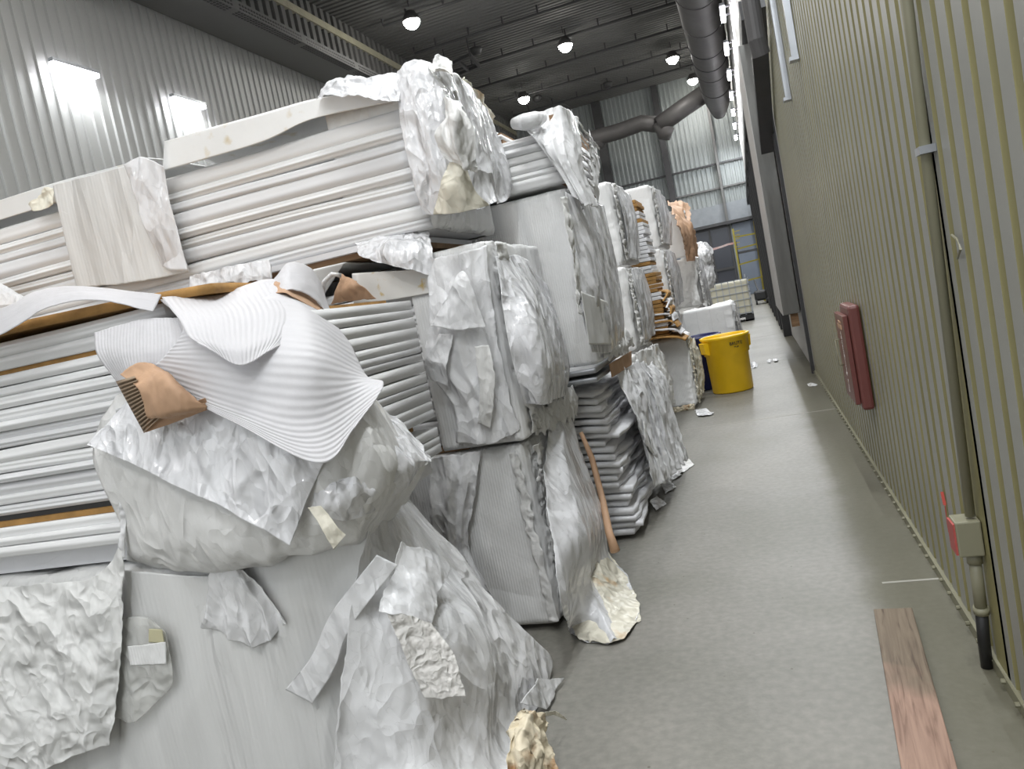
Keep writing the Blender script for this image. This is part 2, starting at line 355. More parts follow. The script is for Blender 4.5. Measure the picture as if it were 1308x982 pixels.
def plank_mat():
    m, t = nt('weathered_plank'); out = N(t, 'ShaderNodeOutputMaterial'); p = N(t, 'ShaderNodeBsdfPrincipled'); tc = N(t, 'ShaderNodeTexCoord')
    mp = N(t, 'ShaderNodeMapping'); mp.inputs['Scale'].default_value = (9, .55, 9); t.links.new(tc.outputs['Object'], mp.inputs[0])
    wv = N(t, 'ShaderNodeTexNoise'); wv.inputs['Scale'].default_value = 6; wv.inputs['Detail'].default_value = 7; wv.inputs['Distortion'].default_value = .8
    t.links.new(mp.outputs[0], wv.inputs['Vector'])
    c = ramp(t, wv.outputs['Fac'], [(.3, (.15, .085, .06)), (.45, (.27, .17, .125)), (.7, (.36, .235, .175))])
    n = N(t, 'ShaderNodeTexNoise'); n.inputs['Scale'].default_value = 2.3; n.inputs['Detail'].default_value = 3; t.links.new(tc.outputs['Object'], n.inputs['Vector'])
    sx = N(t, 'ShaderNodeSeparateXYZ'); t.links.new(tc.outputs['Object'], sx.inputs[0])
    a = N(t, 'ShaderNodeMath', operation='MULTIPLY_ADD'); t.links.new(sx.outputs[1], a.inputs[0]); a.inputs[1].default_value = .6; t.links.new(n.outputs['Fac'], a.inputs[2])
    f = ramp(t, a.outputs[0], [(.62, (0, 0, 0)), (.78, (1, 1, 1))])   # grey weathering towards one end
    mx = N(t, 'ShaderNodeMix', data_type='RGBA', blend_type='MULTIPLY'); t.links.new(f, mx.inputs[0]); t.links.new(c, mx.inputs[6]); mx.inputs[7].default_value = (.55, .66, .62, 1)
    t.links.new(mx.outputs[2], p.inputs['Base Color']); p.inputs['Roughness'].default_value = .7
    b = N(t, 'ShaderNodeBump'); b.inputs['Strength'].default_value = .4; b.inputs['Distance'].default_value = .003; t.links.new(wv.outputs['Fac'], b.inputs['Height']); t.links.new(b.outputs[0], p.inputs['Normal'])
    t.links.new(p.outputs[0], out.inputs[0]); return m
M['plank'] = plank_mat()

# ================================================================== THE SETTING
XR = 0.62; XL = -13.3; YF = 47.0; YB = -8.0; ZC = 12.7
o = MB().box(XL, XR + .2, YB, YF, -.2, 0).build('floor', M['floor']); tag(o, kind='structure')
# saw-cut joints in the slab are thin dark fillings
jm = surf('joint_filler', (.36, .35, .31), .7)
for k, y in enumerate((3.95, 8.6, 13.5, 18.5, 24.0, 31.0)):
    tag(MB().box(-.95 if k else .36, XR, y, y + .018, 0, .0015).build('trim_%d' % (k + 1), jm), kind='structure')

def corr_wall(name, m, fixed, axis, a0, a1, z0, z1, pitch, depth, prof=((0, 0), (.30, 0), (.38, 1), (.62, 1), (.70, 0)), out=1, m2=None, parent=None, zs=None):
    """ribbed cladding: axis 'x' runs along X at y=fixed, axis 'y' along Y at x=fixed"""
    pts = []; n = int((a1 - a0) / pitch)
    for k in range(n):
        for t, d in prof: pts.append((a0 + (k + t) * pitch, d))
    pts.append((a1, 0)); V = []
    for z in (z0, z1):
        for a, d in pts:
            q = fixed + out * depth * d
            V.append((q, a, z) if axis == 'y' else (a, q, z) if axis == 'x' else None)
    L = len(pts); F = [(i, i + 1, L + i + 1, L + i) for i in range(L - 1)]
    o = mesh(name, V, F, m, parent)
    if m2:
        o.data.materials.append(m2); q = len(prof)
        for i, pl in enumerate(o.data.polygons):
            if (i % q) in m2_idx: pl.material_index = 1
    return o
m2_idx = (1, 3)
# right wall: near stretch of beige ribbed cladding, in two sheets lapped behind the conduit
WALL_R = thing('wall_right', None, None, (XR, 0, 0)); tag(WALL_R, kind='structure')
m2_idx = (3,)
PR = ((0, 0), (.58, 0), (.70, 1), (.84, 1), (.96, 0))
corr_wall('cladding', M['right_wall'], XR, 'y', -8.0, 2.93, .04, 12.6, .155, .024, prof=PR, out=1, m2=M['wall_groove'], parent=WALL_R)
corr_wall('cladding', M['right_wall'], XR + .004, 'y', 3.02, 11.35, .04, 12.6, .155, .020, prof=PR, out=1, m2=M['wall_groove'], parent=WALL_R)
MB().box(XR, XR + .03, 2.90, 3.06, .04, 12.6).build('lap_strip', M['wall_groove'], WALL_R)
MB().box(XR + .05, XR + .25, YB, YF, 0, ZC).build('backing', M['white_wall'], WALL_R)
# far stretch of smooth pale wall panels
f = MB()
for k in range(12):
    y0 = 12.3 + k * 2.9; f.box(XR, XR + .05, y0, y0 + 2.87, .02, 12.6)
f.build('panels', M['white_wall'], WALL_R)
b = MB().box(XR - .012, XR + .02, YB, 11.35, 0, .05)
b.build('baseboard_right', M['beige_steel'])
tag(bpy.data.objects['baseboard_right'], kind='structure')
bolts = MB()
for k in range(62):
    y = 2.0 + k * .155; bolts.tube([(XR - .026, y, .035), (XR - .008, y, .035)], .009, 6)
bolts.build('bolt', M['beige_steel'], bpy.data.objects['baseboard_right']); bpy.data.objects['bolt']['kind'] = 'stuff'

# left wall, far wall, ceiling
o = corr_wall('wall_left', M['left_wall'], XL, 'y', YB, YF, 0, ZC, .30, .045, prof=((0, 0), (.72, 0), (.78, 1), (.92, 1), (.98, 0)), out=1); tag(o, kind='structure')
o = corr_wall('wall_back', M['far_wall'], YF, 'x', XL, XR + .2, 0, ZC, .26, .06, prof=((0, 0), (.5, 0), (.6, 1), (.9, 1)), out=-1); tag(o, kind='structure')
pts = []; V = []
for k in range(int((YF + 2 - YB) / .28)):
    for t, d in ((0, 0), (.5, 0), (.58, .05), (.92, .05)): pts.append((YB + (k + t) * .28, ZC + d))
for x in (XL, XR + .2): V += [(x, a, z) for a, z in pts]
L = len(pts); o = mesh('ceiling', V, [(i, i + 1, L + i + 1, L + i) for i in range(L - 1)], M['ceiling']); tag(o, kind='structure')
# soffit along the left wall with a perforated strip and ribbed face
so = thing('trim_7', None, None, (-12.4, 20, 11)); tag(so, kind='structure')
MB().box(XL + .05, -12.0, YB, YF - .1, 10.98, 11.06).build('soffit_board', M['ceiling'], so)
corr_wall('soffit_face', M['ceiling'], -11.95, 'y', YB, YF - .1, 11.2, ZC, .42, .12, prof=((0, 0), (.5, 0), (.56, 1), (.94, 1)), out=-1, parent=so)
MB().box(-12.05, -11.9, YB, YF - .1, 12.02, 12.26).build('soffit_ledge', surf('ledge_beige', (.40, .38, .28), .5, bump=[('n', 3, .5)]), so)
g = MB().box(-12.0, -11.7, YB, YF - .1, 10.95, 11.22); g.build('grille', M['ceiling'], so)
g = MB()
for k in range(140):
    y = 15.5 + k * .13
    if (k % 26) in (0, 1): continue
    for j in range(3): g.box(-11.97 + j * .09, -11.915 + j * .09, y, y + .075, 10.94, 10.96)
    for j in range(2): g.box(-11.701, -11.69, y, y + .075, 10.99 + j * .1, 11.04 + j * .1)
g.build('perforations', M['black'], so)['kind'] = 'stuff'
# columns of the far wall, girts and door openings
for k, (x, w_) in enumerate(((-3.5, .34), (-6.9, .5), (-.75, .14))):
    z0 = 4.1; o = MB().box(x - w_ / 2, x + w_ / 2, YF - .42, YF - .06, z0, ZC - .05).build('trim_%d' % (8 + k), M['dark_steel'] if k < 2 else M['ceiling']); tag(o, kind='structure')
for k, z in enumerate((7.55, 6.2)):
    tag(MB().box(XL, XR, YF - .2, YF - .08, z, z + .09).build('trim_%d' % (11 + k), M['dark_steel'] if k == 0 else M['ceiling']), kind='structure')
tag(MB().box(-9, XR, YF - .5, YF - .07, 4.15, 4.32).build('trim_13', M['dark_steel']), kind='structure')
tag(MB().box(-9, XR, YF - .12, YF - .065, 4.32, 5.35).build('trim_14', surf('galvanised_band', (.24, .26, .28), .5)), kind='structure')
# window wall in the far end
wd = thing('window_1', None, None, (-1.5, YF - .15, 0)); tag(wd, kind='structure')
MB().box(-3.05, -.75, YF - .12, YF - .07, .1, 4.1).build('pane', M['grey_glass'], wd)
fr = MB()
for x in (-3.1, -1.85, -.75): fr.box(x - .06, x + .06, YF - .2, YF - .08, .05, 4.15)
for z in (.08, 1.7, 4.1): fr.box(-3.1, -.75, YF - .22, YF - .08, z - .07, z + .07)
fr.build('window_frame', M['dark_steel'], wd)
dr = thing('door_1', None, None, (.0, YF - .15, 0)); tag(dr, kind='structure')
MB().box(-.55, .58, YF - .14, YF - .07, .02, 4.1).build('door_leaf', M['blue_door'], dr)
MB().box(-.35, -.31, YF - .2, YF - .14, 1.0, 1.2).build('door_handle', M['steel'], dr)
d2 = MB().box(-4.3, -3.2, YF - .14, YF - .07, .02, 4.1).build('door_2', M['blue_door']); tag(d2, kind='structure')

# ------------------------------------------------------------------ right wall furniture (far stretch)
o = MB().box(.575, XR - .001, 11.4, 11.55, .0, 12.6); o = o.build('steel_post', M['dark_steel']); tag(o, 'dark steel post at the end of the beige ribbed wall cladding', 'post')
dp = thing('sliding_door', 'tall brushed grey sliding door panel hanging on the right wall past the beige cladding', 'sliding door', (.5, 12.6, .8))
MB().box(.36, .60, 12.3, 15.4, .8, 4.75).build('door_leaf', M['door_panel'], dp, bev=.01)
MB().box(.352, .362, 12.3, 15.4, .8, 4.75).build('face_sheet', M['white_wall'], dp)
MB().box(.46, .57, 12.4, 12.55, .60, .8).build('floor_guide', M['wood'], dp)
for k, (y, zt) in enumerate(((17.5, 4.6), (20.6, 4.9), (24.5, 4.8), (29.0, 4.8), (34.5, 4.6))):
    d = thing('dock_door', ['first', 'second', 'third', 'fourth', 'fifth'][k] + ' dark framed dock door along the right wall, counted from the grey sliding door', 'dock door', (.55, y, 0), 'dock doors along the right wall')
    MB().box(.46, XR - .002, y, y + .22, 0, zt).box(.46, XR - .002, y + 2.0, y + 2.22, 0, zt).box(.46, XR - .002, y, y + 2.22, zt, zt + .25).build('door_frame', M['dark_steel'], d)
    MB().box(.56, XR - .002, y + .22, y + 2.0, .3, zt).build('door_leaf', M['door_panel'] if k % 2 else M['ceiling'], d)
# steel brace, header beam and down pipe high on the right wall
st = MB().bar((.50, 9.0, 4.30), (.50, 11.9, 3.2), .18, .18).build('diagonal_brace', M['dark_steel']); tag(st, 'black diagonal steel brace high on the right wall', 'brace')
o = MB().tube([(.42, 8.35, 6.0), (.42, 8.35, 3.75), (.44, 8.4, 3.62)], .085, 16).build('down_pipe', M['duct']); tag(o, 'thick dark vertical pipe end at the top of the right wall', 'pipe')
o = MB().box(.43, XR - .001, 11.65, 46, 4.9, 5.15).build('header_beam', M['dark_steel']); tag(o, 'long dark steel beam running along the right wall above the dock doors', 'beam')
for k, (y, z0) in enumerate(((6.75, 3.15), (8.05, 3.1))):
    o = MB().box(.57, XR - .001, y, y + .07, z0, 7.0).box(.55, XR - .001, y - .02, y + .09, z0 - .03, z0); o = o.build('cable_trunking', M['steel'])
    tag(o, ['nearer', 'farther'][k] + ' of two grey metal trunkings ending high on the beige ribbed wall', 'trunking', 'trunkings on the beige wall')

# ------------------------------------------------------------------ lamps
def high_bay(x, y, label, vis=True):
    t = thing('high_bay_lamp', label, 'ceiling lamp', (x, y, 11.95), 'round high bay lamps under the ceiling')
    MB().lathe([(.02, .34), (.16, .32), (.27, .14), (.30, .0), (.28, 0)], (x, y, 11.93), 24).build('lamp_shade', M['duct'], t, True)
    MB().lathe([(.0, -.28), (.12, -.26), (.22, -.18), (.285, -.06), (.29, .0)], (x, y, 11.95), 24).build('lamp_lens', M['lens'], t)
    MB().tube([(x, y, 12.42), (x, y, ZC)], .02, 8).build('hanger', M['dark_steel'], t)
for (x, y), l in zip(HIGH_BAYS, ('glowing round ceiling lamp nearest the left, at the top edge of the photo', 'glowing round ceiling lamp left of the one beside the big round duct',
                                 'glowing round ceiling lamp closest to the left edge of the big round duct', 'glowing round ceiling lamp half behind the far duct branch', 'lowest glowing round ceiling lamp, right above the crumpled film of the top bundle')):
    high_bay(x, y, l)
def tube_lamp(name, x, y, z, label, group, side):
    t = thing(name, label, 'wall lamp', (x, y, z), group)
    MB().box(x - .07, x + .07, y - .02, y + 1.22, z + .05, z + .13).build('lamp_housing', M['steel'], t)
    MB().box(x - .06, x + .06, y, y + 1.2, z - .03, z + .05).build('lamp_tube', M['tube'], t)
    a = side
    MB().box(min(x, x + a), max(x, x + a), y + .2, y + .26, z + .07, z + .11).box(min(x, x + a), max(x, x + a), y + .94, y + 1.0, z + .07, z + .11).build('bracket', M['dark_steel'], t)
for k, y in enumerate(LEFT_TUBES):
    if y > 13 and y < 18: tube_lamp('tube_lamp', XL + .25, y, 8.62, ['left', 'right'][0 if y < 15 else 1] + ' of the two bright tube lamps on the grey ribbed wall', 'tube lamps on the left wall', -.2)
ORD = ['nearest', 'second', 'third', 'fourth', 'fifth', 'sixth', 'farthest']
for k in range(7):
    tube_lamp('tube_lamp', .42, 23.2 + 3.6 * k - .6, 8.42, ORD[k] + ' bright lamp, counted from the top, in the row along the right wall', 'tube lamps on the right wall', .2)

# ------------------------------------------------------------------ ducts and pipes
du = thing('round_duct', 'huge dark round duct running along the ceiling beside the right wall', 'duct', (-.15, 30, 10))
pr = [(-.15, y, 10.05) for y in (17, 23, 29, 35, 40, 41.7)] + [(-.17, 42.6, 9.85), (-.2, 43.1, 9.5)]
MB().tube(pr, [.68, .68, .68, .68, .67, .62, .50, .30], 32).build('duct_tube', M['duct'], du, True)
for y in (25.2, 28.2, 31.1, 33.1, 35.0, 38.2):
    MB().tube([(-.15, y, 10.05), (-.15, y + .07, 10.05)], .705, 32).build('band', M['dark_steel'] if y in (31.1, 33.1) else M['duct'], du)
br = thing('branch_duct', 'grey branch duct crossing the far wall and joining the huge round duct', 'duct', (-4, 43, 9.7))
MB().tube([W(905, 116, Y=42.6), W(870, 140, Y=42.6), W(842, 160, Y=42.6)], .46, 24).build('duct_tube', M['duct'], br, True)
MB().tube([W(848, 160, Y=42.9), W(820, 157, Y=42.9), W(790, 168, Y=42.9), W(740, 182, Y=42.9), W(700, 192, Y=42.9)], .42, 24).build('duct_tube', M['duct'], br, True)
MB().tube([W(843, 156, Y=42.7), W(850, 168, Y=42.7), W(848, 178, Y=42.7)], [.48, .45, .30], 24).build('elbow', M['duct'], br, True)
MB().tube([W(765, 172, Y=42.9), W(763, 188, Y=42.9)], [.36, .34], 24).build('collar', M['duct'], br, True)
HY = [19.6, 23.1, 26.55, 29.95, 33.35, 36.7, 40.1, 43.5]
NM = ['first', 'second', 'third', 'fourth', 'fifth', 'sixth', 'seventh', 'eighth']
for k, y in enumerate(HY):
    x0 = -11.05 + (.0 if k % 2 else .3)
    p = MB().tube([(x0, y, 12.62), (x0, y, 12.38), (XR, y, 12.38)], .05, 8)
    for q in range(8): p.box(x0 + .9 + q * 1.4, x0 + .96 + q * 1.4, y - .03, y + .03, 12.38, ZC)
    o = p.build('sprinkler_pipe', M['dark_steel']); tag(o, NM[k] + ' of the thin dark pipes crossing the ceiling, counted from the photo top', 'pipe', 'pipes across the ceiling')
for k, (px, py) in enumerate(((609, 70), (687, 130), (777, 112), (863, 78))):
    q = W(px, py, Z=12.2)
    t = thing('smoke_detector', ['round dark ceiling fitting above the crumpled top bundle', 'round dark ceiling fitting right of the lowest lamp', 'small round ceiling fitting near the far wall, left one', 'small dark ceiling fitting left of the lamp by the big duct'][k], 'ceiling fitting', tuple(q), 'round ceiling fittings')
    MB().lathe([(0, 0), (.16, .0), (.24, .14), (.26, .26), (.1, .32)], tuple(q), 20).build('housing', M['dark_steel'], t, True)
    MB().tube([tuple(q + [0, 0, .25]), (q[0], q[1], ZC)], .025, 6).build('hanger', M['dark_steel'], t)
fr = MB()
a = W(570, 85, Z=12.0); b = W(600, 70, Z=12.0); c_ = W(612, 84, Z=12.0); d_ = W(585, 95, Z=12.0)
for p, q in ((a, b), (d_, c_), (a, d_), (b, c_), ((a + b) / 2, (c_ + d_) / 2)): fr.bar(p, q, .12, .12)
for p in (a, b): fr.bar(p, (p[0], p[1], ZC), .04)
o = fr.build('hanging_rack', M['dark_steel']); tag(o, 'small dark steel frame hanging under the ceiling behind the crumpled top bundle', 'frame')

# ------------------------------------------------------------------ near things on the right wall
cn = thing('conduit', 'beige vertical conduit with a red faced junction box on the right wall', 'conduit', (.56, 3.03, .56))
MB().tube([(.597, 2.80, 7), (.597, 2.84, 2.4), (.594, 3.02, .61)], .017, 12).build('pipe', M['beige_steel'], cn, True)
MB().box(.570, .619, 2.85, 2.92, 1.87, 1.895).build('clamp', M['steel'], cn)
jb = MB().box(.535, .617, 2.985, 3.085, .47, .60).build('junction_box', M['beige_steel'], cn, bev=.006)
MB().box(.528, .535, 2.992, 3.078, .478, .592).build('cover_plate', M['red_flat'], jb)
MB().tube([(.590, 3.035, .47), (.590, 3.035, .43)], .026, 14).build('bushing', M['beige_steel'], cn, True)
MB().tube([(.590, 3.035, .44), (.590, 3.05, .235)], .021, 14).tube([(.590, 3.045, .26), (.590, 3.05, .235)], .027, 14).build('sleeve', M['beige_steel'], cn, True)
MB().tube([(.590, 3.045, .25), (.588, 3.07, .12), (.592, 3.10, .0)], .021, 14).build('foot_pipe', M['black'], cn, True)

ex = thing('extinguisher_cabinet', 'dull red fire extinguisher cabinet with white lettering mounted on the beige ribbed wall', 'fire cabinet', (.58, 5.6, .55))
MB().box(.545, .619, 5.43, 5.90, .56, 1.25).build('cabinet_body', M['red'], ex, bev=.02)
dl = MB().box(.512, .542, 5.46, 5.98, .60, 1.19).build('door', M['red'], ex, bev=.004)
MB().tube([(.512, 5.88, 1.0), (.485, 5.88, 1.0), (.485, 5.88, .82), (.512, 5.88, .82)], .006, 8).build('handle', M['beige_steel'], dl, True)
MB().box(.509, .5125, 5.60, 5.84, 1.09, 1.12).box(.509, .5125, 5.64, 5.78, 1.13, 1.145).build('badge', M['card'], dl)
def text(name, body, size, loc, xdir, ydir, m, parent, ext=.0005):
    c = bpy.data.curves.new(name, 'FONT'); c.body = body; c.size = size; c.extrude = ext; c.align_x = 'CENTER'; c.align_y = 'CENTER'
    tmp = bpy.data.objects.new('tmp', c); C.objects.link(tmp); dg = bpy.context.evaluated_depsgraph_get()
    me = bpy.data.meshes.new_from_object(tmp.evaluated_get(dg)); bpy.data.objects.remove(tmp)
    x = Vector(xdir).normalized(); y = Vector(ydir).normalized(); z = x.cross(y)
    me.transform(Matrix.Translation(Vector(loc)) @ Matrix((x, y, z)).transposed().to_4x4())
    me.name = name; return link(name, me, m, parent)
text('lettering', 'Fire Extinguisher', .062, (.5085, 5.70, .86), (0, 0, 1), (0, 1, 0), M['white_ink'], dl)
# red mark and dents on the cladding
g = MB(); pts = [W(1203, 628, X=XR - .001), W(1207, 645, X=XR - .001), W(1210, 668, X=XR - .001), W(1212, 680, X=XR - .001)]
for p, q in zip(pts, pts[1:]): g.bar(p, q, .012, .002)
tag(g.build('paint_mark', M['ink_red']), 'short red paint streak low on the beige wall left of the junction box', 'paint mark')
tag(MB().tube([W(1216, 300, X=.612), W(1222, 305, X=.606), W(1227, 318, X=.605), W(1223, 330, X=.612)], .004, 8).build('wire_stub', M['beige_steel']), 'short bent wire stub sticking out of the beige wall right of the conduit', 'wire')

# plank and scraps on the floor
o = MB().box(-.077, .077, -1.0, 1.0, 0, .038).build('wooden_plank', M['plank']); bevel(o, .003); o.location = (.279, 2.58, .001); o.rotation_euler = (0, 0, math.radians(-4.1)); tag(o, 'weathered reddish wooden plank lying on the concrete beside the right wall', 'plank')
random.seed(4)

# ================================================================== STACKED BUNDLES
rng = np.random.default_rng(3)
def panel_slab(name, x0, x1, y0, y1, z0, h, m, parent, seed, bow=.006, nx=46, ridge=.012):
    """one ribbed panel lying flat, its long edge towards the camera; the edge has rolled lips"""
    r = np.random.default_rng(seed); t = np.linspace(0, 1, 13)
    k = r.integers(1, 3); ph = r.uniform(0, 1)
    yo = -ridge * np.sin(np.pi * t) ** .8 - ridge * .3 * np.sin(2 * np.pi * (k * t + ph)) * np.sin(np.pi * t)
    X = np.linspace(x0, x1, nx); V = []
    P0 = np.stack([X, np.full(nx, seed * 1.7), np.zeros(nx)], -1)
    dz = bow * vn(P0, .9, seed); dy = .012 * vn(P0, .6, seed + 5) + r.uniform(-.008, .008); dh = 1 - .05 * np.abs(vn(P0, 1.3, seed + 9))
    for i, x in enumerate(X):
        for a, b in zip(t, yo): V.append((x, y0 + dy[i] + b, z0 + dz[i] + a * h * .99 * dh[i]))
        V.append((x, y1, z0 + dz[i] + h * .95)); V.append((x, y1, z0 + dz[i]))
    q = 15; F = []
    for i in range(nx - 1):
        for j in range(q): F.append((i * q + j, (i + 1) * q + j, (i + 1) * q + (j + 1) % q, i * q + (j + 1) % q))
    F.append(tuple(range(q))); F.append(tuple((nx - 1) * q + j for j in range(q - 1, -1, -1)))
    return mesh(name, V, F, m, parent, True)
def panels(parent, x0, x1, y0, y1, z0, z1, n, seed=0, ridge=.012, bow=.006, jag=0.0, mats=('panel', 'panel', 'panel_grey')):
    r = np.random.default_rng(seed); hs = r.uniform(.7, 1.3, n); hs *= (z1 - z0) / hs.sum(); z = z0
    for k in range(n):
        panel_slab('panel', x0, x1 - r.uniform(0, jag), y0, y1, z, hs[k], M[mats[r.integers(0, len(mats))]], parent, seed * 50 + k, bow, ridge=ridge); z += hs[k]

def shell(name, x0, x1, y0, y1, z0, z1, m, parent, r=.05, af=.004, ae=.015, se=7, seed=0, bulge=.03, ruf=.012, top=.25, lean=0.0, nv=70, nu=150, back=.25, tp=None, t=.0015, tuck=.0, open_top=False):
    """film wrapped around the aisle end of a bundle: front, rounded corner, end face, back corner; folded over top and bottom"""
    # perimeter path
    ptsp = []; nf = max(8, int(nu * .45)); ne = int(nu * .42)
    for a in np.linspace(0, 1, nf): ptsp.append((x0 + (x1 - r - x0) * a, y0, 0, -1, 0))
    for a in np.linspace(0, np.pi / 2, 8)[1:-1]: ptsp.append((x1 - r + r * np.sin(a), y0 + r - r * np.cos(a), np.sin(a), -np.cos(a), 1))
    for a in np.linspace(0, 1, ne): ptsp.append((x1, y0 + r + (y1 - y0 - 2 * r) * a, 1, 0, 2))
    for a in np.linspace(0, np.pi / 2, 8)[1:-1]: ptsp.append((x1 - r + r * np.cos(a), y1 - r + r * np.sin(a), np.cos(a), np.sin(a), 1))
    for a in np.linspace(0, 1, 10)[1:]: ptsp.append((x1 - r - back * a, y1, 0, 1, 0))
    A = np.array(ptsp); nuu = len(A)
    # vertical path: (inset, z)
    vp = []
    if not open_top:
        for a in np.linspace(1, 0, 10)[:-1]: vp.append((r + top * a, z1))
    for a in np.linspace(np.pi / 2, 0, 7): vp.append((r - r * np.cos(a), z1 - r + r * np.sin(a)))
    for a in np.linspace(0, 1, nv)[1:-1]: vp.append((0, z1 - r + (z0 + r - z1 + r) * a))
    for a in np.linspace(0, np.pi / 2, 7): vp.append((r - r * np.cos(a), z0 + r - r * np.sin(a)))
    B = np.array(vp)
    d = B[:, 0][:, None]; Xg = np.minimum(A[:, 0][None] + 0 * d, x1 - d); Yg = np.clip(A[:, 1][None] + 0 * d, y0 + d, y1 - d); Zg = B[:, 1][:, None] + 0 * Xg
    P = np.stack([Xg, Yg, Zg], -1)
    nx = A[:, 2][None] + 0 * Xg; ny = A[:, 3][None] + 0 * Xg
    side = (B[:, 0] < r * .95)[:, None]; Nn = np.stack([nx * side, ny * side, (~side) * 1.0 + 0 * nx], -1)
    we = np.clip((P[..., 0] - (x1 - .18)) / .18, 0, 1)
    tz = np.clip((P[..., 2] - z0) / (z1 - z0), 0, 1); ty = np.clip((P[..., 1] - y0) / (y1 - y0), 0, 1)
    D = (af + (ae - af) * we) * crease(P * [1, 1, .8], se, seed, 4)
    D = D + we * (A[:, 4][None] == 2) * bulge * np.sin(np.pi * tz) * np.sin(np.pi * ty)
    cor = np.exp(-((P[..., 1] - (y0 + .10)) / .045) ** 2) * (P[..., 0] > x1 - .03) * side + np.exp(-((P[..., 0] - (x1 - .05)) / .02) ** 2) * .5 * (P[..., 1] < y0 + .03) * side
    D = D + ruf * cor * (.6 + vn(P * [1, 1, 1], 34, seed + 3) + .6 * vn(P * [1, 1, 1], 70, seed + 4))
    P = P + Nn * D[..., None]
    P[..., 0] += lean * (P[..., 2] - z0)
    if tuck: P[..., 2] += tuck * crease(P, 6, seed + 40) * (1 - side)
    P[..., 2] = np.maximum(P[..., 2], max(z0 - .004, .004))
    return grid_obj(name, P, m, parent, t)

def strip(name, a, b, wdir, width, m, parent, seed=0, amp=.012, n=90, t=.002, s=30, wob=.02):
    """ruffled gathered strip of film from a to b"""
    a = np.array(a, float); b = np.array(b, float); wd = np.array(wdir, float); wd /= np.linalg.norm(wd)
    U = np.linspace(0, 1, n)[:, None, None]; Vv = np.linspace(-.5, .5, 9)[None, :, None]
    P = a + (b - a) * U + wd * width * Vv
    P = P + wd * (wob * vn(P[:, :1] * np.ones((1, 9, 1)), 6, seed) + .3 * width * vn(P, 25, seed + 8) * np.abs(Vv[..., 0]) * 2)[..., None]
    nn = np.cross(b - a, wd); nn /= np.linalg.norm(nn)
    if nn[0] - nn[1] < 0: nn = -nn
    P = P + nn * (.006 + amp * (.5 + np.abs(vn(P * 1.0, s, seed + 1)) + .6 * vn(P, s * 2, seed + 2)) * (1 - (2 * Vv[..., 0]) ** 2 * .6))[..., None]
    return grid_obj(name, P, m, parent, t)

XL_B = -7.2
# ------------------------------------------------------------------ FRONT PILE (y 2.3 to 3.4)
A1 = thing('wrapped_panel_bundle', 'large film wrapped bundle on the floor at bottom left, under the torn open bundle', 'panel bundle', (-2.6, 2.85, 0), 'bundles of the front pile')
shell('plastic_wrap', XL_B, -1.62, 2.32, 3.20, .06, .955, M['film_smooth'], A1, r=.07, af=.010, ae=.03, se=3, seed=3, nu=260, nv=90, top=.45, ruf=.004)
MB().box(XL_B, -1.45, 2.42, 3.3, .0, .10).build('pallet', M['wood'], A1)
# wrapped sheets taped over the face
def Wf(px, py, y): return W(px, py, Y=y)
o = drape('wrap_fold', [[Wf(160, 728, 2.30), Wf(270, 735, 2.29), Wf(385, 700, 2.28), Wf(478, 668, 2.30)],
                        [Wf(158, 850, 2.30), Wf(262, 850, 2.285), Wf(372, 800, 2.27), Wf(455, 760, 2.30)],
                        [Wf(150, 1010, 2.30), Wf(255, 1010, 2.29), Wf(364, 1010, 2.27), Wf(425, 1010, 2.30)]],
          M['film_smooth'], A1, amp=.012, s=2.2, seed=8, folds=.010, nf=3, lump=0.004, n=(90, 90)); o['label'] = 'smooth dusty film with vertical streaks'
o = drape('wrap_gather', [[Wf(268, 728, 2.25), Wf(290, 724, 2.24), Wf(312, 726, 2.25)],
                          [Wf(262, 765, 2.25), Wf(312, 775, 2.23), Wf(350, 765, 2.25)],
                          [Wf(255, 800, 2.27), Wf(322, 828, 2.24), Wf(372, 795, 2.26)]], M['film'], A1, amp=.014, s=9, seed=12, folds=.012, nf=4, torn=.01)
o = drape('tape_strip', [[Wf(482, 708, 2.20), Wf(508, 722, 2.20)], [Wf(425, 780, 2.20), Wf(450, 798, 2.20)], [Wf(398, 838, 2.22), Wf(425, 858, 2.22)], [Wf(365, 880, 2.24), Wf(398, 900, 2.24)]],
          M['film'], A1, amp=.006, s=12, seed=15, n=(80, 20))
lp = drape('label_pouch', [[Wf(152, 790, 2.27), Wf(187, 788, 2.265), Wf(212, 806, 2.27)], [Wf(150, 850, 2.27), Wf(190, 850, 2.25), Wf(222, 862, 2.26)], [Wf(148, 915, 2.27), Wf(172, 922, 2.26), Wf(218, 878, 2.27)]],
           M['film_clear'], A1, amp=.010, s=10, seed=21, n=(50, 50)); lp['label'] = 'clear crinkled document pouch'
drape('label_card', [[Wf(162, 826, 2.245), Wf(211, 820, 2.24)], [Wf(166, 850, 2.245), Wf(212, 848, 2.24)]], M['foam_wrap'], lp, amp=.006, s=12, seed=3, n=(20, 20))
drape('yellow_tape', [[Wf(190, 803, 2.25), Wf(207, 804, 2.25)], [Wf(190, 820, 2.25), Wf(210, 822, 2.25)]], surf('pale_yellow_tape', (.62, .58, .38), .3), lp, amp=.002, s=12, seed=3, n=(12, 12))

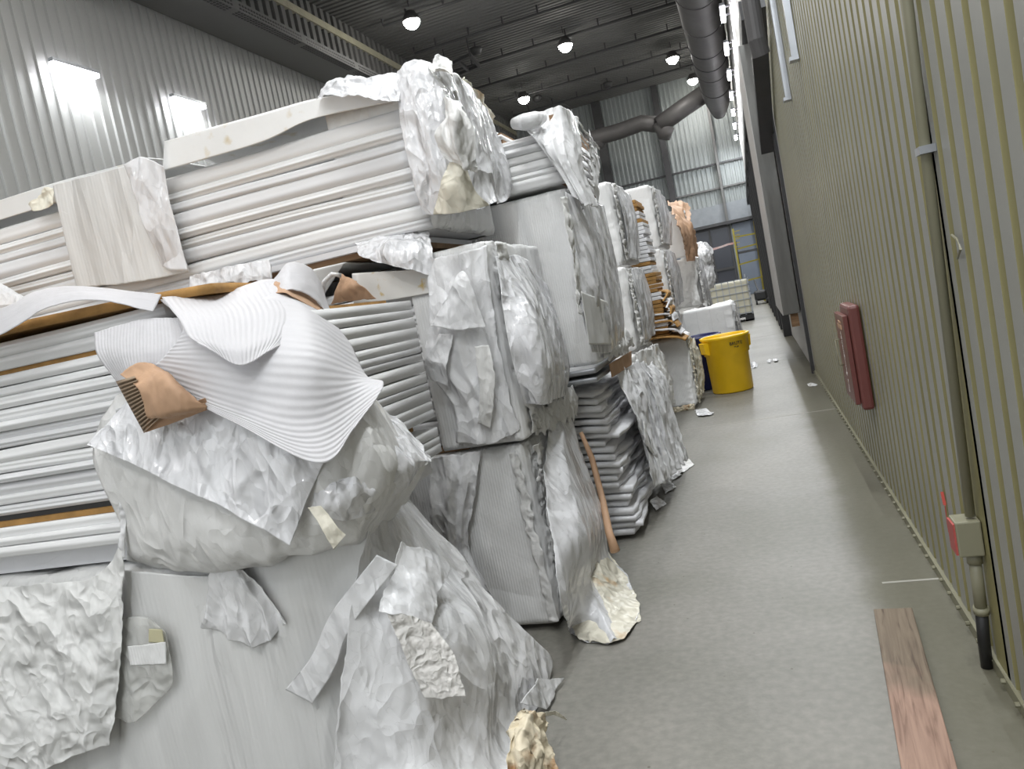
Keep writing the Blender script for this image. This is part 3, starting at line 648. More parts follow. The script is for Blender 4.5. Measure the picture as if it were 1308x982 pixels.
A2 = thing('panel_bundle', 'torn open bundle of ribbed white panels at the left edge, in the front pile', 'panel bundle', (-3, 2.85, .96), 'bundles of the front pile')
panels(A2, XL_B, -1.50, 2.36, 3.35, 1.225, 1.78, 13, seed=2, jag=.0)
panels(A2, XL_B, -1.50, 2.33, 3.35, 1.06, 1.175, 3, seed=4, ridge=.006)
panel_slab('panel', XL_B, -1.95, 2.36, 3.25, 1.80, .055, M['panel'], A2, 77)
panel_slab('panel', XL_B, -2.0, 2.34, 3.25, 1.855, .055, M['panel'], A2, 78, bow=.012)
MB().box(XL_B, -1.6, 2.37, 3.3, 1.78, 1.80).box(XL_B, -1.6, 2.35, 3.3, 1.178, 1.20).build('cardboard_layer', M['fibre'], A2)
MB().box(XL_B, -1.6, 2.37, 3.3, 1.20, 1.222).build('dark_film_layer', M['dark_steel'], A2)
MB().box(XL_B, -1.55, 2.40, 3.3, .97, 1.05).build('foam_base', M['foam_slab'], A2)
# brown fibreboard lids over the top
def board(name, pts, th, m, parent=None, seed=0, warp=.01, n=(24, 12), lab=None):
    A_ = np.array(pts, float); tt = np.linspace(0, len(A_) - 1, (len(A_) - 1) * n[0] + 1); P = []
    for t_ in tt:
        i = min(int(t_), len(A_) - 2); P.append(A_[i] + (A_[i + 1] - A_[i]) * (t_ - i))
    P = np.array(P); P = np.swapaxes(cr_interp(np.swapaxes(P, 0, 1), n[1]), 0, 1)
    P = P + normals(P) * (warp * vn(P, 2.5, seed))[..., None]
    o = grid_obj(name, P, m, parent, None); solid(o, th, 0); return o
zt = 1.93
board('fibreboard_lid', [[(XL_B, 2.30, zt), (-4.3, 2.30, zt), (-2.5, 2.30, zt + .01), (-1.78, 2.34, zt - .01)], [(XL_B, 2.9, zt + .02), (-4.3, 2.9, zt + .02), (-2.5, 2.9, zt + .02), (-1.85, 2.9, zt)], [(XL_B, 3.4, zt), (-4.3, 3.4, zt + .02), (-2.5, 3.25, zt + .02), (-1.9, 3.25, zt)]],
      .034, M['fibre'], A2, 5)
# film covered aisle end of the bundle, sagging over the one below
o = drape('end_wrap', [[Wf(150, 505, 2.30), Wf(250, 470, 2.28), Wf(360, 440, 2.35), Wf(425, 450, 2.50), Wf(455, 490, 2.85)],
                       [Wf(120, 580, 2.27), Wf(240, 570, 2.15), Wf(370, 540, 2.15), Wf(465, 515, 2.32), Wf(515, 560, 2.85)],
                       [Wf(150, 655, 2.28), Wf(250, 670, 2.12), Wf(370, 650, 2.10), Wf(490, 595, 2.25), Wf(545, 585, 2.75)],
                       [Wf(162, 705, 2.30), Wf(262, 715, 2.16), Wf(370, 705, 2.14), Wf(470, 672, 2.25), Wf(545, 600, 2.70)],
                       [Wf(160, 718, 2.40), Wf(268, 731, 2.26), Wf(370, 712, 2.25), Wf(470, 690, 2.35), Wf(520, 640, 2.70)]],
          M['film_dirty'], A2, amp=.020, s=4.5, seed=33, folds=.006, nf=7, lump=0.005, n=(120, 140)); o['label'] = 'sagging dusty film end cover'
strip('film_edge_cord', Wf(157, 520, 2.27), Wf(158, 712, 2.27), (1, 0, 0), .03, M['film'], A2, 5)
# crinkled protective sheet hanging at the far left
o = drape('crinkled_sheet', [[Wf(-60, 752, 2.29), Wf(40, 745, 2.28), Wf(120, 735, 2.27), Wf(158, 690, 2.26)],
                             [Wf(-60, 815, 2.25), Wf(40, 810, 2.23), Wf(110, 800, 2.23), Wf(157, 780, 2.24)],
                             [Wf(-60, 900, 2.23), Wf(40, 900, 2.21), Wf(100, 890, 2.21), Wf(152, 870, 2.23)],
                             [Wf(-60, 1010, 2.24), Wf(20, 1000, 2.22), Wf(92, 968, 2.21), Wf(143, 952, 2.23)]],
          M['crinkle'], None, amp=.010, s=7, seed=41, folds=.010, nf=4, lump=0.005, n=(170, 170), torn=.008, fine=.001)
tag(o, 'finely crinkled white protective sheet hanging over the bundle in the bottom left corner', 'plastic sheet')
# big tarp sheet flaring down to the floor
o = drape('plastic_tarp', [[Wf(470, 672, 2.28), Wf(500, 652, 2.62), Wf(520, 636, 3.05)],
                           [Wf(452, 755, 2.20), Wf(530, 728, 2.50), Wf(585, 712, 3.02)],
                           [Wf(440, 830, 2.15), Wf(560, 800, 2.38), Wf(648, 783, 3.00)],
                           [Wf(430, 910, 2.12), Wf(580, 880, 2.35), W(707, 850, Z=.04)],
                           [Wf(420, 1010, 2.12), Wf(560, 990, 2.20), W(668, 940, Z=.012)],
                           [Wf(415, 1100, 2.12), W(540, 1150, Z=.01), W(640, 1060, Z=.01)]],
          M['film'], None, amp=.020, s=3.6, seed=52, folds=.004, nf=3, lump=0.008, n=(170, 150), torn=.012, lift=.006)
tag(o, 'white plastic tarp flaring from the front pile down onto the floor', 'plastic tarp')
o = drape('tarp_flap', [[W(688, 866, Z=.14), W(719, 866, Z=.02)], [W(664, 898, Z=.14), W(700, 908, Z=.02)]],
          M['film'], None, amp=.012, s=9, seed=55, n=(50, 30), torn=.01, t=.003); tag(o, 'short torn white film strip sticking out at the floor edge of the tarp', 'film scrap')
o = drape('scorched_scrap', [[W(668, 902, Z=.27), W(690, 905, Z=.22), W(706, 920, Z=.14)], [W(655, 925, Z=.24), W(680, 935, Z=.22), W(702, 945, Z=.10)], [W(652, 955, Z=.2), W(675, 965, Z=.18), W(705, 965, Z=.06)], [W(640, 1000, Z=.12), W(680, 1000, Z=.10), W(702, 995, Z=.03)]],
          M['burnt'], None, amp=.035, s=12, seed=58, n=(80, 60), torn=.02, folds=.015, nf=3); tag(o, 'crumpled yellow and brown stained film corner at the bottom edge of the tarp', 'film scrap')
o = drape('torn_tip', [[W(692, 915, Z=.16), W(697, 909, Z=.16)], [W(708, 914, Z=.10), W(711, 909, Z=.11)], [W(724, 919, Z=.05), W(724, 917, Z=.06)]], M['film_stain'], None, amp=.01, s=20, seed=4, n=(30, 10))
tag(o, 'thin twisted film tip pointing into the aisle above the scorched film corner', 'film scrap')
o = drape('foam_patch', [[Wf(492, 778, 2.19), Wf(522, 785, 2.23), Wf(552, 795, 2.28)], [Wf(515, 838, 2.19), Wf(548, 838, 2.23), Wf(582, 838, 2.27)], [Wf(542, 893, 2.20), Wf(570, 893, 2.22), Wf(596, 890, 2.25)]],
          M['bubble'], None, amp=.003, s=14, seed=61, n=(90, 70), torn=.008, fine=.0025); tag(o, 'fuzzy rectangular foam patch showing on the white tarp', 'foam patch')
o = drape('crumpled_film', [[Wf(515, 690, 2.36), Wf(552, 705, 2.50), Wf(578, 725, 2.62)], [Wf(495, 740, 2.25), Wf(535, 745, 2.32), Wf(562, 765, 2.38)], [Wf(480, 782, 2.17), Wf(520, 792, 2.22), Wf(548, 815, 2.26)]],
          M['film'], None, amp=.012, s=9, seed=63, n=(90, 80), torn=.015); tag(o, 'crumpled patch of thin film on the tarp above the fuzzy foam patch', 'film scrap')

# foam sheets and glossy film thrown over the torn bundle
o = drape('glossy_film_sheet', [[Wf(158, 512, 2.22), Wf(230, 500, 2.20), Wf(330, 480, 2.22), Wf(470, 500, 2.35)],
                                [Wf(140, 535, 2.20), Wf(235, 545, 2.13), Wf(330, 545, 2.09), Wf(432, 560, 2.15)],
                                [Wf(124, 556, 2.20), Wf(235, 595, 2.10), Wf(330, 610, 2.06), Wf(403, 612, 2.10)],
                                [Wf(116, 568, 2.20), Wf(210, 612, 2.09), Wf(300, 655, 2.05), Wf(371, 697, 2.04)]],
          M['film_gloss'], None, amp=.022, s=5.5, seed=71, lump=0.006, n=(130, 150)); tag(o, 'glossy crumpled white film sheet hanging in a point under the striped foam sheet', 'plastic film')
o = drape('striped_foam_sheet', [[Wf(205, 384, 2.32), Wf(275, 378, 2.45), Wf(345, 360, 2.60), Wf(392, 378, 2.75)],
                                 [Wf(235, 415, 2.16), Wf(300, 402, 2.25), Wf(385, 400, 2.40), Wf(440, 430, 2.62)],
                                 [Wf(215, 450, 2.12), Wf(300, 450, 2.12), Wf(400, 455, 2.20), Wf(468, 480, 2.48)],
                                 [Wf(185, 478, 2.14), Wf(300, 520, 2.06), Wf(400, 540, 2.10), Wf(490, 492, 2.38)],
                                 [Wf(190, 485, 2.14), Wf(300, 540, 2.04), Wf(408, 592, 2.04), Wf(455, 545, 2.18)]],
          M['foam_sheet'], None, amp=.006, s=3.5, seed=75, lump=0.006, n=(100, 100), t=.004); tag(o, 'thin translucent striped foam sheet draped diagonally over the torn front bundle', 'foam sheet')
o = drape('striped_foam_sheet', [[Wf(207, 380, 2.30), Wf(275, 374, 2.42), Wf(345, 357, 2.57), Wf(385, 372, 2.70)],
                                 [Wf(228, 405, 2.14), Wf(295, 398, 2.22), Wf(365, 395, 2.36), Wf(405, 408, 2.52)],
                                 [Wf(240, 428, 2.08), Wf(300, 438, 2.08), Wf(360, 425, 2.22), Wf(395, 422, 2.40)],
                                 [Wf(262, 440, 2.06), Wf(305, 466, 2.04), Wf(345, 448, 2.12), Wf(378, 430, 2.26)]],
          M['foam_sheet_v'], None, amp=.006, s=3.5, seed=76, lump=.01, n=(80, 80), t=.004); tag(o, 'upper layer of striped foam sheet, overlapping the larger diagonal one below the brown fibreboard', 'foam sheet')
o = drape('striped_foam_flap', [[Wf(120, 425, 2.24), Wf(180, 408, 2.25), Wf(240, 405, 2.24)], [Wf(125, 455, 2.20), Wf(180, 450, 2.17), Wf(245, 432, 2.18)], [Wf(160, 500, 2.20), Wf(185, 490, 2.14), Wf(225, 465, 2.15)]],
          M['foam_sheet_v'], None, amp=.008, s=5, seed=77, lump=0.005, n=(60, 60), t=.004); tag(o, 'small striped foam flap above the folded brown paper', 'foam sheet')
o = drape('foam_strip', [[Wf(-90, 405, 2.22), Wf(0, 395, 2.24), Wf(50, 372, 2.28), Wf(110, 366, 2.3), Wf(205, 375, 2.30)], [Wf(-90, 470, 2.20), Wf(5, 425, 2.20), Wf(65, 392, 2.22), Wf(125, 382, 2.24), Wf(195, 397, 2.24)]],
          M['foam_sheet'], None, amp=.008, s=5, seed=79, lump=0.005, n=(40, 90), t=.004); tag(o, 'curled foam strip over the brown fibreboard edge at the left', 'foam sheet')
o = drape('foam_curl', [[Wf(350, 355, 2.62), Wf(368, 335, 2.66), Wf(395, 342, 2.74), Wf(410, 365, 2.80)], [Wf(345, 378, 2.50), Wf(372, 370, 2.52), Wf(400, 380, 2.62), Wf(425, 412, 2.70)]],
          M['foam_sheet'], None, amp=.01, s=6, seed=81, n=(40, 60), t=.004); tag(o, 'curled up foam edge beside the brown paper roll on top of the front bundle', 'foam sheet')
o = drape('film_ruffle', [[Wf(480, 520, 2.55), Wf(505, 530, 2.7), Wf(530, 565, 2.8)], [Wf(440, 560, 2.25), Wf(490, 570, 2.35), Wf(553, 582, 2.62)], [Wf(410, 610, 2.14), Wf(465, 625, 2.18), Wf(548, 592, 2.55)], [Wf(385, 650, 2.10), Wf(440, 665, 2.14), Wf(505, 632, 2.38)]],
          M['film_gloss'], None, amp=.02, s=8, seed=83, n=(90, 90), torn=.01); tag(o, 'shiny ruffled film at the aisle corner of the torn front bundle', 'plastic film')
o = drape('dirty_film_strip', [[Wf(392, 648, 2.06), Wf(408, 645, 2.06)], [Wf(408, 670, 2.04), Wf(425, 665, 2.04)], [Wf(426, 702, 2.05), Wf(442, 684, 2.05)]], M['film_stain'], None, amp=.012, s=14, seed=84, n=(60, 20), torn=.006)
tag(o, 'short stained strip of film hanging right of the point of the glossy film', 'film scrap')
# folded brown paper
pp = thing('folded_paper', 'crumpled folded piece of brown paper lying on the striped foam sheet', 'brown paper', tuple(Wf(210, 500, 2.08)))
drape('top_fold', [[Wf(153, 478, 2.13), Wf(185, 464, 2.12), Wf(215, 478, 2.10)], [Wf(175, 495, 2.03), Wf(215, 488, 2.02), Wf(250, 510, 2.05)], [Wf(188, 530, 2.04), Wf(225, 522, 2.0), Wf(264, 518, 2.06)], [Wf(200, 532, 2.06), Wf(235, 530, 2.04), Wf(262, 524, 2.06)]],
      M['card'], pp, amp=.012, s=11, seed=91, n=(50, 50), t=.003)
P = []
for i in range(60):
    a = i / 59; zz = .010 * (1 if i % 4 < 2 else -1); A_ = np.array(Wf(148 + 36 * a, 487 + 66 * a, 2.08 + zz)); B_ = np.array(Wf(172 + 32 * a, 480 + 54 * a, 2.05 + zz)); P.append([A_, (A_ + B_) / 2, B_])
grid_obj('pleated_edge', np.array(P), surf('pleated_paper', (.34, .25, .17), .7), pp, .001)
drape('lower_fold', [[Wf(190, 528, 2.07), Wf(228, 520, 2.05), Wf(262, 508, 2.07)], [Wf(186, 552, 2.08), Wf(230, 536, 2.08), Wf(268, 522, 2.08)]], M['card'], pp, amp=.008, s=10, seed=93, n=(30, 40), t=.003)
o = drape('brown_paper_roll', [[Wf(348, 362, 2.58), Wf(362, 358, 2.60), Wf(384, 366, 2.66), Wf(402, 385, 2.74)], [Wf(352, 376, 2.48), Wf(368, 372, 2.47), Wf(390, 384, 2.52), Wf(408, 400, 2.62)]], M['card'], None, amp=.01, s=7, seed=94, n=(30, 40), folds=.012, nf=1, t=.003)
tag(o, 'rolled brown paper edge poking out of the foam atop the front bundle', 'brown paper')

# ------------------------------------------------------------------ SECOND PILE (y 3.66 to 4.67)
Y0, Y1 = 3.66, 4.67
B1 = thing('wrapped_panel_bundle', 'white wrapped bundle on the floor behind the tarp, beside a stained film tail', 'panel bundle', (-2.5, 4.15, 0), 'bundles of the second pile')
shell('plastic_wrap', XL_B, -1.20, Y0, Y1, .03, .985, M['foam_wrap'], B1, r=.035, af=.005, ae=.02, se=5, seed=101, nu=280, ruf=.016, top=.4)
strip('gathered_seam', (-1.17, 3.76, .96), (-1.185, 3.76, .05), (0, 1, 0), .13, M['film_dirty'], B1, 7, amp=.02)
strip('stitched_seam', (-1.25, 3.645, .95), (-1.225, 3.645, .06), (1, 0, 0), .05, M['film_dirty'], B1, 9, amp=.008)
o = drape('film_flap', [[W(545, 585, Y=3.60), W(575, 580, Y=3.60), W(615, 575, Y=3.62)], [W(548, 640, Y=3.58), W(580, 640, Y=3.57), W(606, 640, Y=3.61)], [W(552, 680, Y=3.58), W(580, 695, Y=3.57), W(600, 700, Y=3.61)], [W(575, 720, Y=3.58), W(600, 735, Y=3.58), W(628, 760, Y=3.61)]],
          M['film'], B1, amp=.02, s=7, seed=104, n=(90, 60), torn=.01, folds=.015, nf=3)
o = drape('stained_film_sheet', [[W(700, 548, X=-1.17), W(712, 535, X=-1.15), W(728, 530, X=-1.15)],
                                 [W(694, 620, X=-1.10), W(725, 610, X=-1.05), W(752, 600, X=-1.08)],
                                 [W(705, 700, X=-1.04), W(745, 690, X=-.96), W(770, 660, X=-1.04)],
                                 [W(716, 770, X=-1.02), W(750, 745, Z=.22), W(778, 712, Z=.12)],
                                 [W(726, 806, Z=.02), W(765, 778, Z=.10), W(800, 735, Z=.02)],
                                 [W(745, 820, Z=.008), W(790, 818, Z=.02), W(818, 785, Z=.008)]],
          M['film_haze'], None, amp=.014, s=5, seed=106, folds=.024, nf=2, lump=0.005, n=(140, 90), torn=.012, lift=.005)
tag(o, 'translucent film sheet hanging from the second pile, creased in long folds', 'plastic film')
o = drape('stained_film_tail', [[W(722, 735, Z=.12), W(755, 715, Z=.20), W(775, 700, Z=.14)], [W(722, 775, Z=.08), W(765, 760, Z=.11), W(800, 732, Z=.03)], [W(730, 812, Z=.012), W(775, 795, Z=.05), W(816, 768, Z=.02)], [W(755, 820, Z=.006), W(790, 822, Z=.01), W(819, 792, Z=.006)]],
          M['film_stain'], None, amp=.016, s=8, seed=108, n=(90, 80), torn=.022, lump=0.005, lift=.004)
tag(o, 'yellowed and rust stained film tail spread on the concrete floor', 'plastic film')
o = MB().tube([W(742, 552, X=-1.12), W(756, 585, X=-1.08), W(770, 640, X=-1.03), W(778, 680, X=-.98), W(786, 704, X=-.95)], [.012, .018, .02, .022, .028], 10).build('rolled_paper', M['card'], None, True)
tag(o, 'long brown rolled paper edge between the second pile and the loose foam boards', 'brown paper')

B2 = thing('panel_bundle', 'open bundle of ribbed white panels under a flecked cap sheet', 'panel bundle', (-2.5, 4.15, 1.0), 'bundles of the second pile')
panels(B2, XL_B, -1.32, Y0 + .02, Y1, 1.03, 1.90, 13, seed=6, ridge=.014)
MB().box(XL_B, -1.5, Y0 + .02, Y1, .99, 1.02).build('base_board', M['wood'], B2)
board('cap_sheet', [[W(452, 388, Y=3.62), W(500, 383, Y=3.62), W(560, 372, Y=3.62)], [W(450, 350, Y=3.63), W(500, 346, Y=3.63), W(560, 340, Y=3.63)], [(-2.05, 4.3, 1.93), (-1.8, 4.3, 1.93), (-1.4, 4.3, 1.93)]], .008, M['cap_fleck'], B2, 3)
board('cap_sheet', [[(XL_B, 3.63, 1.90), (-4, 3.63, 1.90), (-2.1, 3.63, 1.915)], [(XL_B, 3.64, 2.045), (-4, 3.64, 2.045), (-1.95, 3.64, 2.05)], [(XL_B, 4.5, 2.045), (-4, 4.5, 2.05), (-1.95, 4.5, 2.05)]], .008, M['cap'], B2, 4)
shell('end_wrap', -1.62, -1.185, Y0 - .02, Y1, 1.0, 2.0, M['foam_wrap'], B2, r=.03, af=.006, ae=.02, se=5, seed=111, ruf=.016, nu=120, top=.35)
strip('gathered_seam', (-1.16, 3.76, 1.98), (-1.165, 3.78, 1.02), (0, 1, 0), .15, M['film_dirty'], B2, 17, amp=.022)
strip('gathered_seam', (-1.17, 3.75, 1.06), (-1.15, 4.66, 1.03), (0, 0, 1), .16, M['film_dirty'], B2, 19, amp=.022)
drape('end_film', [[W(632, 328, X=-1.15), W(668, 328, X=-1.13), W(700, 365, X=-1.13)], [W(640, 380, X=-1.13), W(682, 400, X=-1.02), W(718, 420, X=-1.08)], [W(652, 450, X=-1.12), W(695, 460, X=-.99), W(727, 470, X=-1.06)], [W(668, 515, X=-1.13), W(700, 515, X=-1.04), W(722, 505, X=-1.09)]],
      M['film_gloss'], B2, amp=.016, s=5, seed=114, n=(110, 80), folds=.012, nf=2)
o = drape('side_film', [[W(545, 330, Y=3.60), W(585, 322, Y=3.59), W(622, 312, Y=3.61)], [W(548, 400, Y=3.58), W(590, 400, Y=3.56), W(632, 400, Y=3.60)], [W(543, 465, Y=3.57), W(590, 470, Y=3.55), W(645, 470, Y=3.60)], [W(578, 520, Y=3.58), W(615, 520, Y=3.56), W(655, 520, Y=3.60)], [W(583, 566, Y=3.60), W(630, 568, Y=3.58), W(668, 548, Y=3.62)]],
          M['film'], B2, amp=.012, s=6, seed=116, n=(120, 80), torn=.01, folds=.008, nf=4)
drape('triangular_flap', [[W(585, 350, Y=3.53), W(591, 346, Y=3.53), W(598, 352, Y=3.53)], [W(568, 385, Y=3.51), W(592, 378, Y=3.50), W(612, 390, Y=3.52)], [W(548, 417, Y=3.52), W(585, 422, Y=3.49), W(621, 418, Y=3.52)]], M['film'], o, amp=.01, s=12, seed=118, n=(50, 50), torn=.006)
drape('loose_flap', [[W(560, 425, Y=3.54), W(580, 425, Y=3.53)], [W(542, 465, Y=3.53), W(572, 465, Y=3.51)], [W(550, 485, Y=3.54), W(574, 495, Y=3.53)]], M['film'], o, amp=.012, s=12, seed=119, n=(50, 40), torn=.008)
drape('long_flap', [[W(605, 440, Y=3.54), W(625, 440, Y=3.54)], [W(612, 500, Y=3.53), W(634, 490, Y=3.53)], [W(610, 540, Y=3.54), W(626, 548, Y=3.54)]], M['film_dirty'], o, amp=.01, s=12, seed=120, n=(50, 30), torn=.008)
o = drape('film_ruffle', [[W(452, 300, Y=3.75), W(490, 285, Y=3.8), W(545, 290, Y=3.8)], [W(458, 325, Y=3.60), W(500, 315, Y=3.57), W(555, 320, Y=3.60)], [W(470, 330, Y=3.57), W(515, 345, Y=3.54), W(552, 352, Y=3.58)]], M['film_gloss'], None, amp=.03, s=8, seed=122, n=(80, 100), torn=.012)
tag(o, 'bunched shiny film on top of the flecked cap sheet', 'plastic film')
o = drape('torn_cardboard', [[W(438, 350, Y=3.56), W(455, 358, Y=3.52)], [W(430, 372, Y=3.52), W(462, 365, Y=3.50)], [W(424, 388, Y=3.53), W(480, 382, Y=3.53)]], M['card'], None, amp=.02, s=9, seed=124, n=(40, 40), torn=.01, t=.003)
tag(o, 'torn brown cardboard flap left of the flecked cap sheet', 'cardboard')
tag(MB().tube([W(412, 380, Y=3.55), W(414, 360, Y=3.5), W(424, 350, Y=3.48), W(436, 352, Y=3.5)], .012, 8).build('film_loop', M['film'], None, True), 'small loop of twisted white film left of the torn cardboard flap', 'film scrap')

B3 = thing('panel_bundle', 'top bundle of ribbed white panels on the second pile, ending in crumpled film', 'panel bundle', (-2.8, 4.15, 2.05), 'bundles of the second pile')
panels(B3, XL_B, -1.45, Y0 + .01, Y1, 2.12, 2.72, 9, seed=11, ridge=.014, bow=.01)
MB().box(XL_B, -1.6, Y0 + .03, Y1, 2.06, 2.09).build('base_board', M['wood'], B3)
MB().box(XL_B, -1.6, Y0 - .02, Y1, 2.09, 2.12).build('foam_base', M['foam_slab'], B3)
board('cap_sheet', [[W(208, 218, Y=3.62), W(330, 183, Y=3.62), W(400, 152, Y=3.62), W(506, 128, Y=3.62)], [W(210, 180, Y=3.63), W(330, 148, Y=3.63), W(405, 127, Y=3.63), W(506, 105, Y=3.63)], [(-3.1, 4.6, 2.88), (-2.6, 4.6, 2.88), (-2.0, 4.6, 2.88), (-1.4, 4.6, 2.88)]], .008, M['cap'], B3, 14, n=(24, 40))
board('cap_sheet', [[(XL_B, 3.64, 2.74), (-4, 3.64, 2.76), (-3.0, 3.64, 2.75)], [(XL_B, 3.645, 2.86), (-4, 3.645, 2.87), (-3.0, 3.645, 2.85)], [(XL_B, 4.6, 2.86), (-4, 4.6, 2.87), (-3, 4.6, 2.86)]], .008, M['cap'], B3, 15, n=(20, 30))
o = drape('side_film', [[W(68, 236, Y=3.60), W(120, 222, Y=3.59), W(185, 205, Y=3.60)], [W(80, 290, Y=3.58), W(140, 280, Y=3.585), W(215, 265, Y=3.59)], [W(98, 368, Y=3.58), W(165, 362, Y=3.58), W(242, 348, Y=3.59)]], M['film_smooth'], B3, amp=.008, s=4, seed=131, n=(80, 80), torn=.004, folds=.004, nf=3)
drape('clear_patch', [[W(158, 210, Y=3.56), W(180, 200, Y=3.56), W(208, 212, Y=3.57)], [W(178, 270, Y=3.56), W(200, 262, Y=3.555), W(222, 275, Y=3.57)], [W(205, 340, Y=3.56), W(220, 345, Y=3.56), W(240, 345, Y=3.57)]], M['film_haze'], o, amp=.016, s=7, seed=133, n=(60, 50))
o = drape('wrap_tuft', [[W(38, 262, Y=3.6), W(55, 240, Y=3.6), W(70, 238, Y=3.6)], [W(42, 270, Y=3.58), W(58, 268, Y=3.57), W(70, 262, Y=3.58)]], M['film_stain'], B3, amp=.02, s=14, seed=134, n=(30, 40), torn=.01)
o = drape('end_wrap', [[W(508, 92, Y=3.62), W(530, 78, Y=3.64), W(565, 84, Y=3.75), W(590, 100, Y=4.1), W(625, 140, Y=4.6)],
                       [W(508, 130, Y=3.58), W(545, 125, Y=3.54), W(575, 140, Y=3.62), W(605, 160, Y=4.05), W(636, 185, Y=4.62)],
                       [W(518, 190, Y=3.58), W(555, 190, Y=3.53), W(580, 205, Y=3.60), W(620, 215, Y=4.05), W(650, 225, Y=4.60)],
                       [W(534, 245, Y=3.60), W(565, 240, Y=3.55), W(590, 250, Y=3.62), W(625, 252, Y=4.05), W(652, 248, Y=4.55)],
                       [W(540, 277, Y=3.62), W(572, 272, Y=3.60), W(600, 266, Y=3.68), W(628, 262, Y=4.0), W(648, 256, Y=4.4)]],
          M['film_gloss'], B3, amp=.028, s=5, seed=136, folds=.018, nf=4, lump=0.007, n=(150, 150), torn=.008); o['label'] = 'big crumpled glossy film end cover'
shell('inner_end_wrap', -1.9, -1.42, Y0 + .02, Y1, 2.12, 2.84, M['film_dirty'], B3, r=.05, ruf=.004, nu=80, nv=40, seed=137)
o = drape('stained_opening', [[W(575, 205, Y=3.50), W(583, 203, Y=3.50), W(594, 208, Y=3.55)], [W(562, 240, Y=3.49), W(585, 238, Y=3.47), W(606, 242, Y=3.55)], [W(552, 274, Y=3.52), W(585, 272, Y=3.5), W(625, 262, Y=3.62)]], M['film_stain'], B3, amp=.014, s=8, seed=139, n=(60, 60))
o = drape('torn_ruffle', [[W(560, 120, Y=3.50), W(568, 118, Y=3.48), W(585, 130, Y=3.55)], [W(566, 150, Y=3.48), W(580, 145, Y=3.44), W(592, 150, Y=3.52)], [W(560, 175, Y=3.49), W(582, 185, Y=3.43), W(604, 178, Y=3.52)], [W(580, 205, Y=3.50), W(598, 215, Y=3.48), W(606, 225, Y=3.54)]], M['film_dirty'], B3, amp=.035, s=9, seed=141, n=(70, 60), torn=.015, folds=.02, nf=2)
o = drape('bunched_film', [[W(405, 128, Y=3.60), W(430, 100, Y=3.66), W(470, 98, Y=3.66), W(512, 90, Y=3.66)], [W(410, 128, Y=3.56), W(440, 118, Y=3.52), W(475, 122, Y=3.52), W(510, 128, Y=3.54)]], M['film_gloss'], None, amp=.03, s=8, seed=143, n=(60, 110), lump=0.009)
tag(o, 'bunched glossy film on the top bundle, left of its crumpled end', 'plastic film')
o = drape('film_tuft', [[W(545, 78, Y=3.7), W(560, 72, Y=3.7), W(575, 80, Y=3.72)], [W(548, 92, Y=3.6), W(565, 95, Y=3.58), W(580, 98, Y=3.62)]], M['film_dirty'], None, amp=.03, s=16, seed=144, n=(40, 40), torn=.01); tag(o, 'small gathered tuft of film at the very top of the crumpled end', 'film scrap')
o = drape('brown_edged_film', [[W(592, 98, Y=4.2), W(615, 120, Y=4.55), W(632, 148, Y=4.85)], [W(588, 108, Y=4.1), W(606, 130, Y=4.45), W(622, 165, Y=4.75)]], M['film_stain'], None, amp=.02, s=10, seed=145, n=(30, 60), torn=.01); tag(o, 'yellowish ruffled film edge trailing behind the crumpled top bundle', 'plastic film')
# loose film at the far left between the piles
o = drape('film_corner', [[W(-30, 355, Y=3.5), W(0, 362, Y=3.5), W(30, 378, Y=3.5)], [W(-30, 395, Y=3.45), W(5, 390, Y=3.45), W(45, 385, Y=3.45)]], M['film'], None, amp=.012, s=7, seed=147, n=(30, 40)); tag(o, 'white film corner at the left edge above the brown fibreboard', 'plastic film')
o = drape('film_bits', [[W(242, 352, Y=3.58), W(290, 338, Y=3.58), W(345, 330, Y=3.58)], [W(240, 370, Y=3.56), W(292, 362, Y=3.54), W(350, 360, Y=3.56)]], M['film_gloss'], None, amp=.02, s=9, seed=149, n=(40, 90), torn=.012); tag(o, 'torn shiny film under the top bundle, above the striped foam sheet', 'plastic film')

# ------------------------------------------------------------------ THIRD PILE (y 4.75 to 5.85)
Y0, Y1 = 4.75, 5.85
C2 = thing('wrapped_panel_bundle', 'long ribbed foam wrapped bundle in the third pile, resting on the loose foam boards', 'panel bundle', (-2.5, 5.3, 1.22), 'bundles of the third pile')
shell('plastic_wrap', XL_B, -.96, Y0, Y1, 1.22, 2.31, M['foam_wrap'], C2, r=.03, af=.004, ae=.022, se=5, seed=151, nu=280, ruf=.018, top=.4, nv=80)
strip('gathered_seam', (-.935, 4.84, 2.28), (-.94, 4.85, 1.27), (0, 1, 0), .12, M['film_dirty'], C2, 27, amp=.022)
strip('bottom_seam', (-.94, 4.85, 1.28), (-.93, 5.80, 1.27), (0, 0, 1), .12, M['film_dirty'], C2, 28, amp=.022)
drape('end_film', [[W(722, 245, X=-.93), W(745, 255, X=-.90), W(770, 262, X=-.91)], [W(735, 320, X=-.91), W(762, 330, X=-.86), W(785, 330, X=-.89)], [W(742, 390, X=-.91), W(772, 400, X=-.86), W(796, 395, X=-.89)], [W(755, 450, X=-.92), W(776, 450, X=-.90), W(798, 435, X=-.91)]],
      M['film_haze'], C2, amp=.013, s=5, seed=153, n=(110, 70), folds=.010, nf=2)
drape('grey_panel_film', [[W(742, 372, X=-.885), W(775, 385, X=-.855)], [W(752, 440, X=-.89), W(782, 440, X=-.87)]], M['film_smooth'], C2, amp=.006, s=6, seed=155, n=(30, 30))
drape('seam_flaps', [[W(716, 250, X=-.925), W(722, 252, X=-.92)], [W(730, 330, X=-.91), W(738, 335, X=-.90)], [W(738, 400, X=-.91), W(746, 405, X=-.90)]], M['film_dirty'], C2, amp=.02, s=20, seed=156, n=(70, 12), torn=.006)
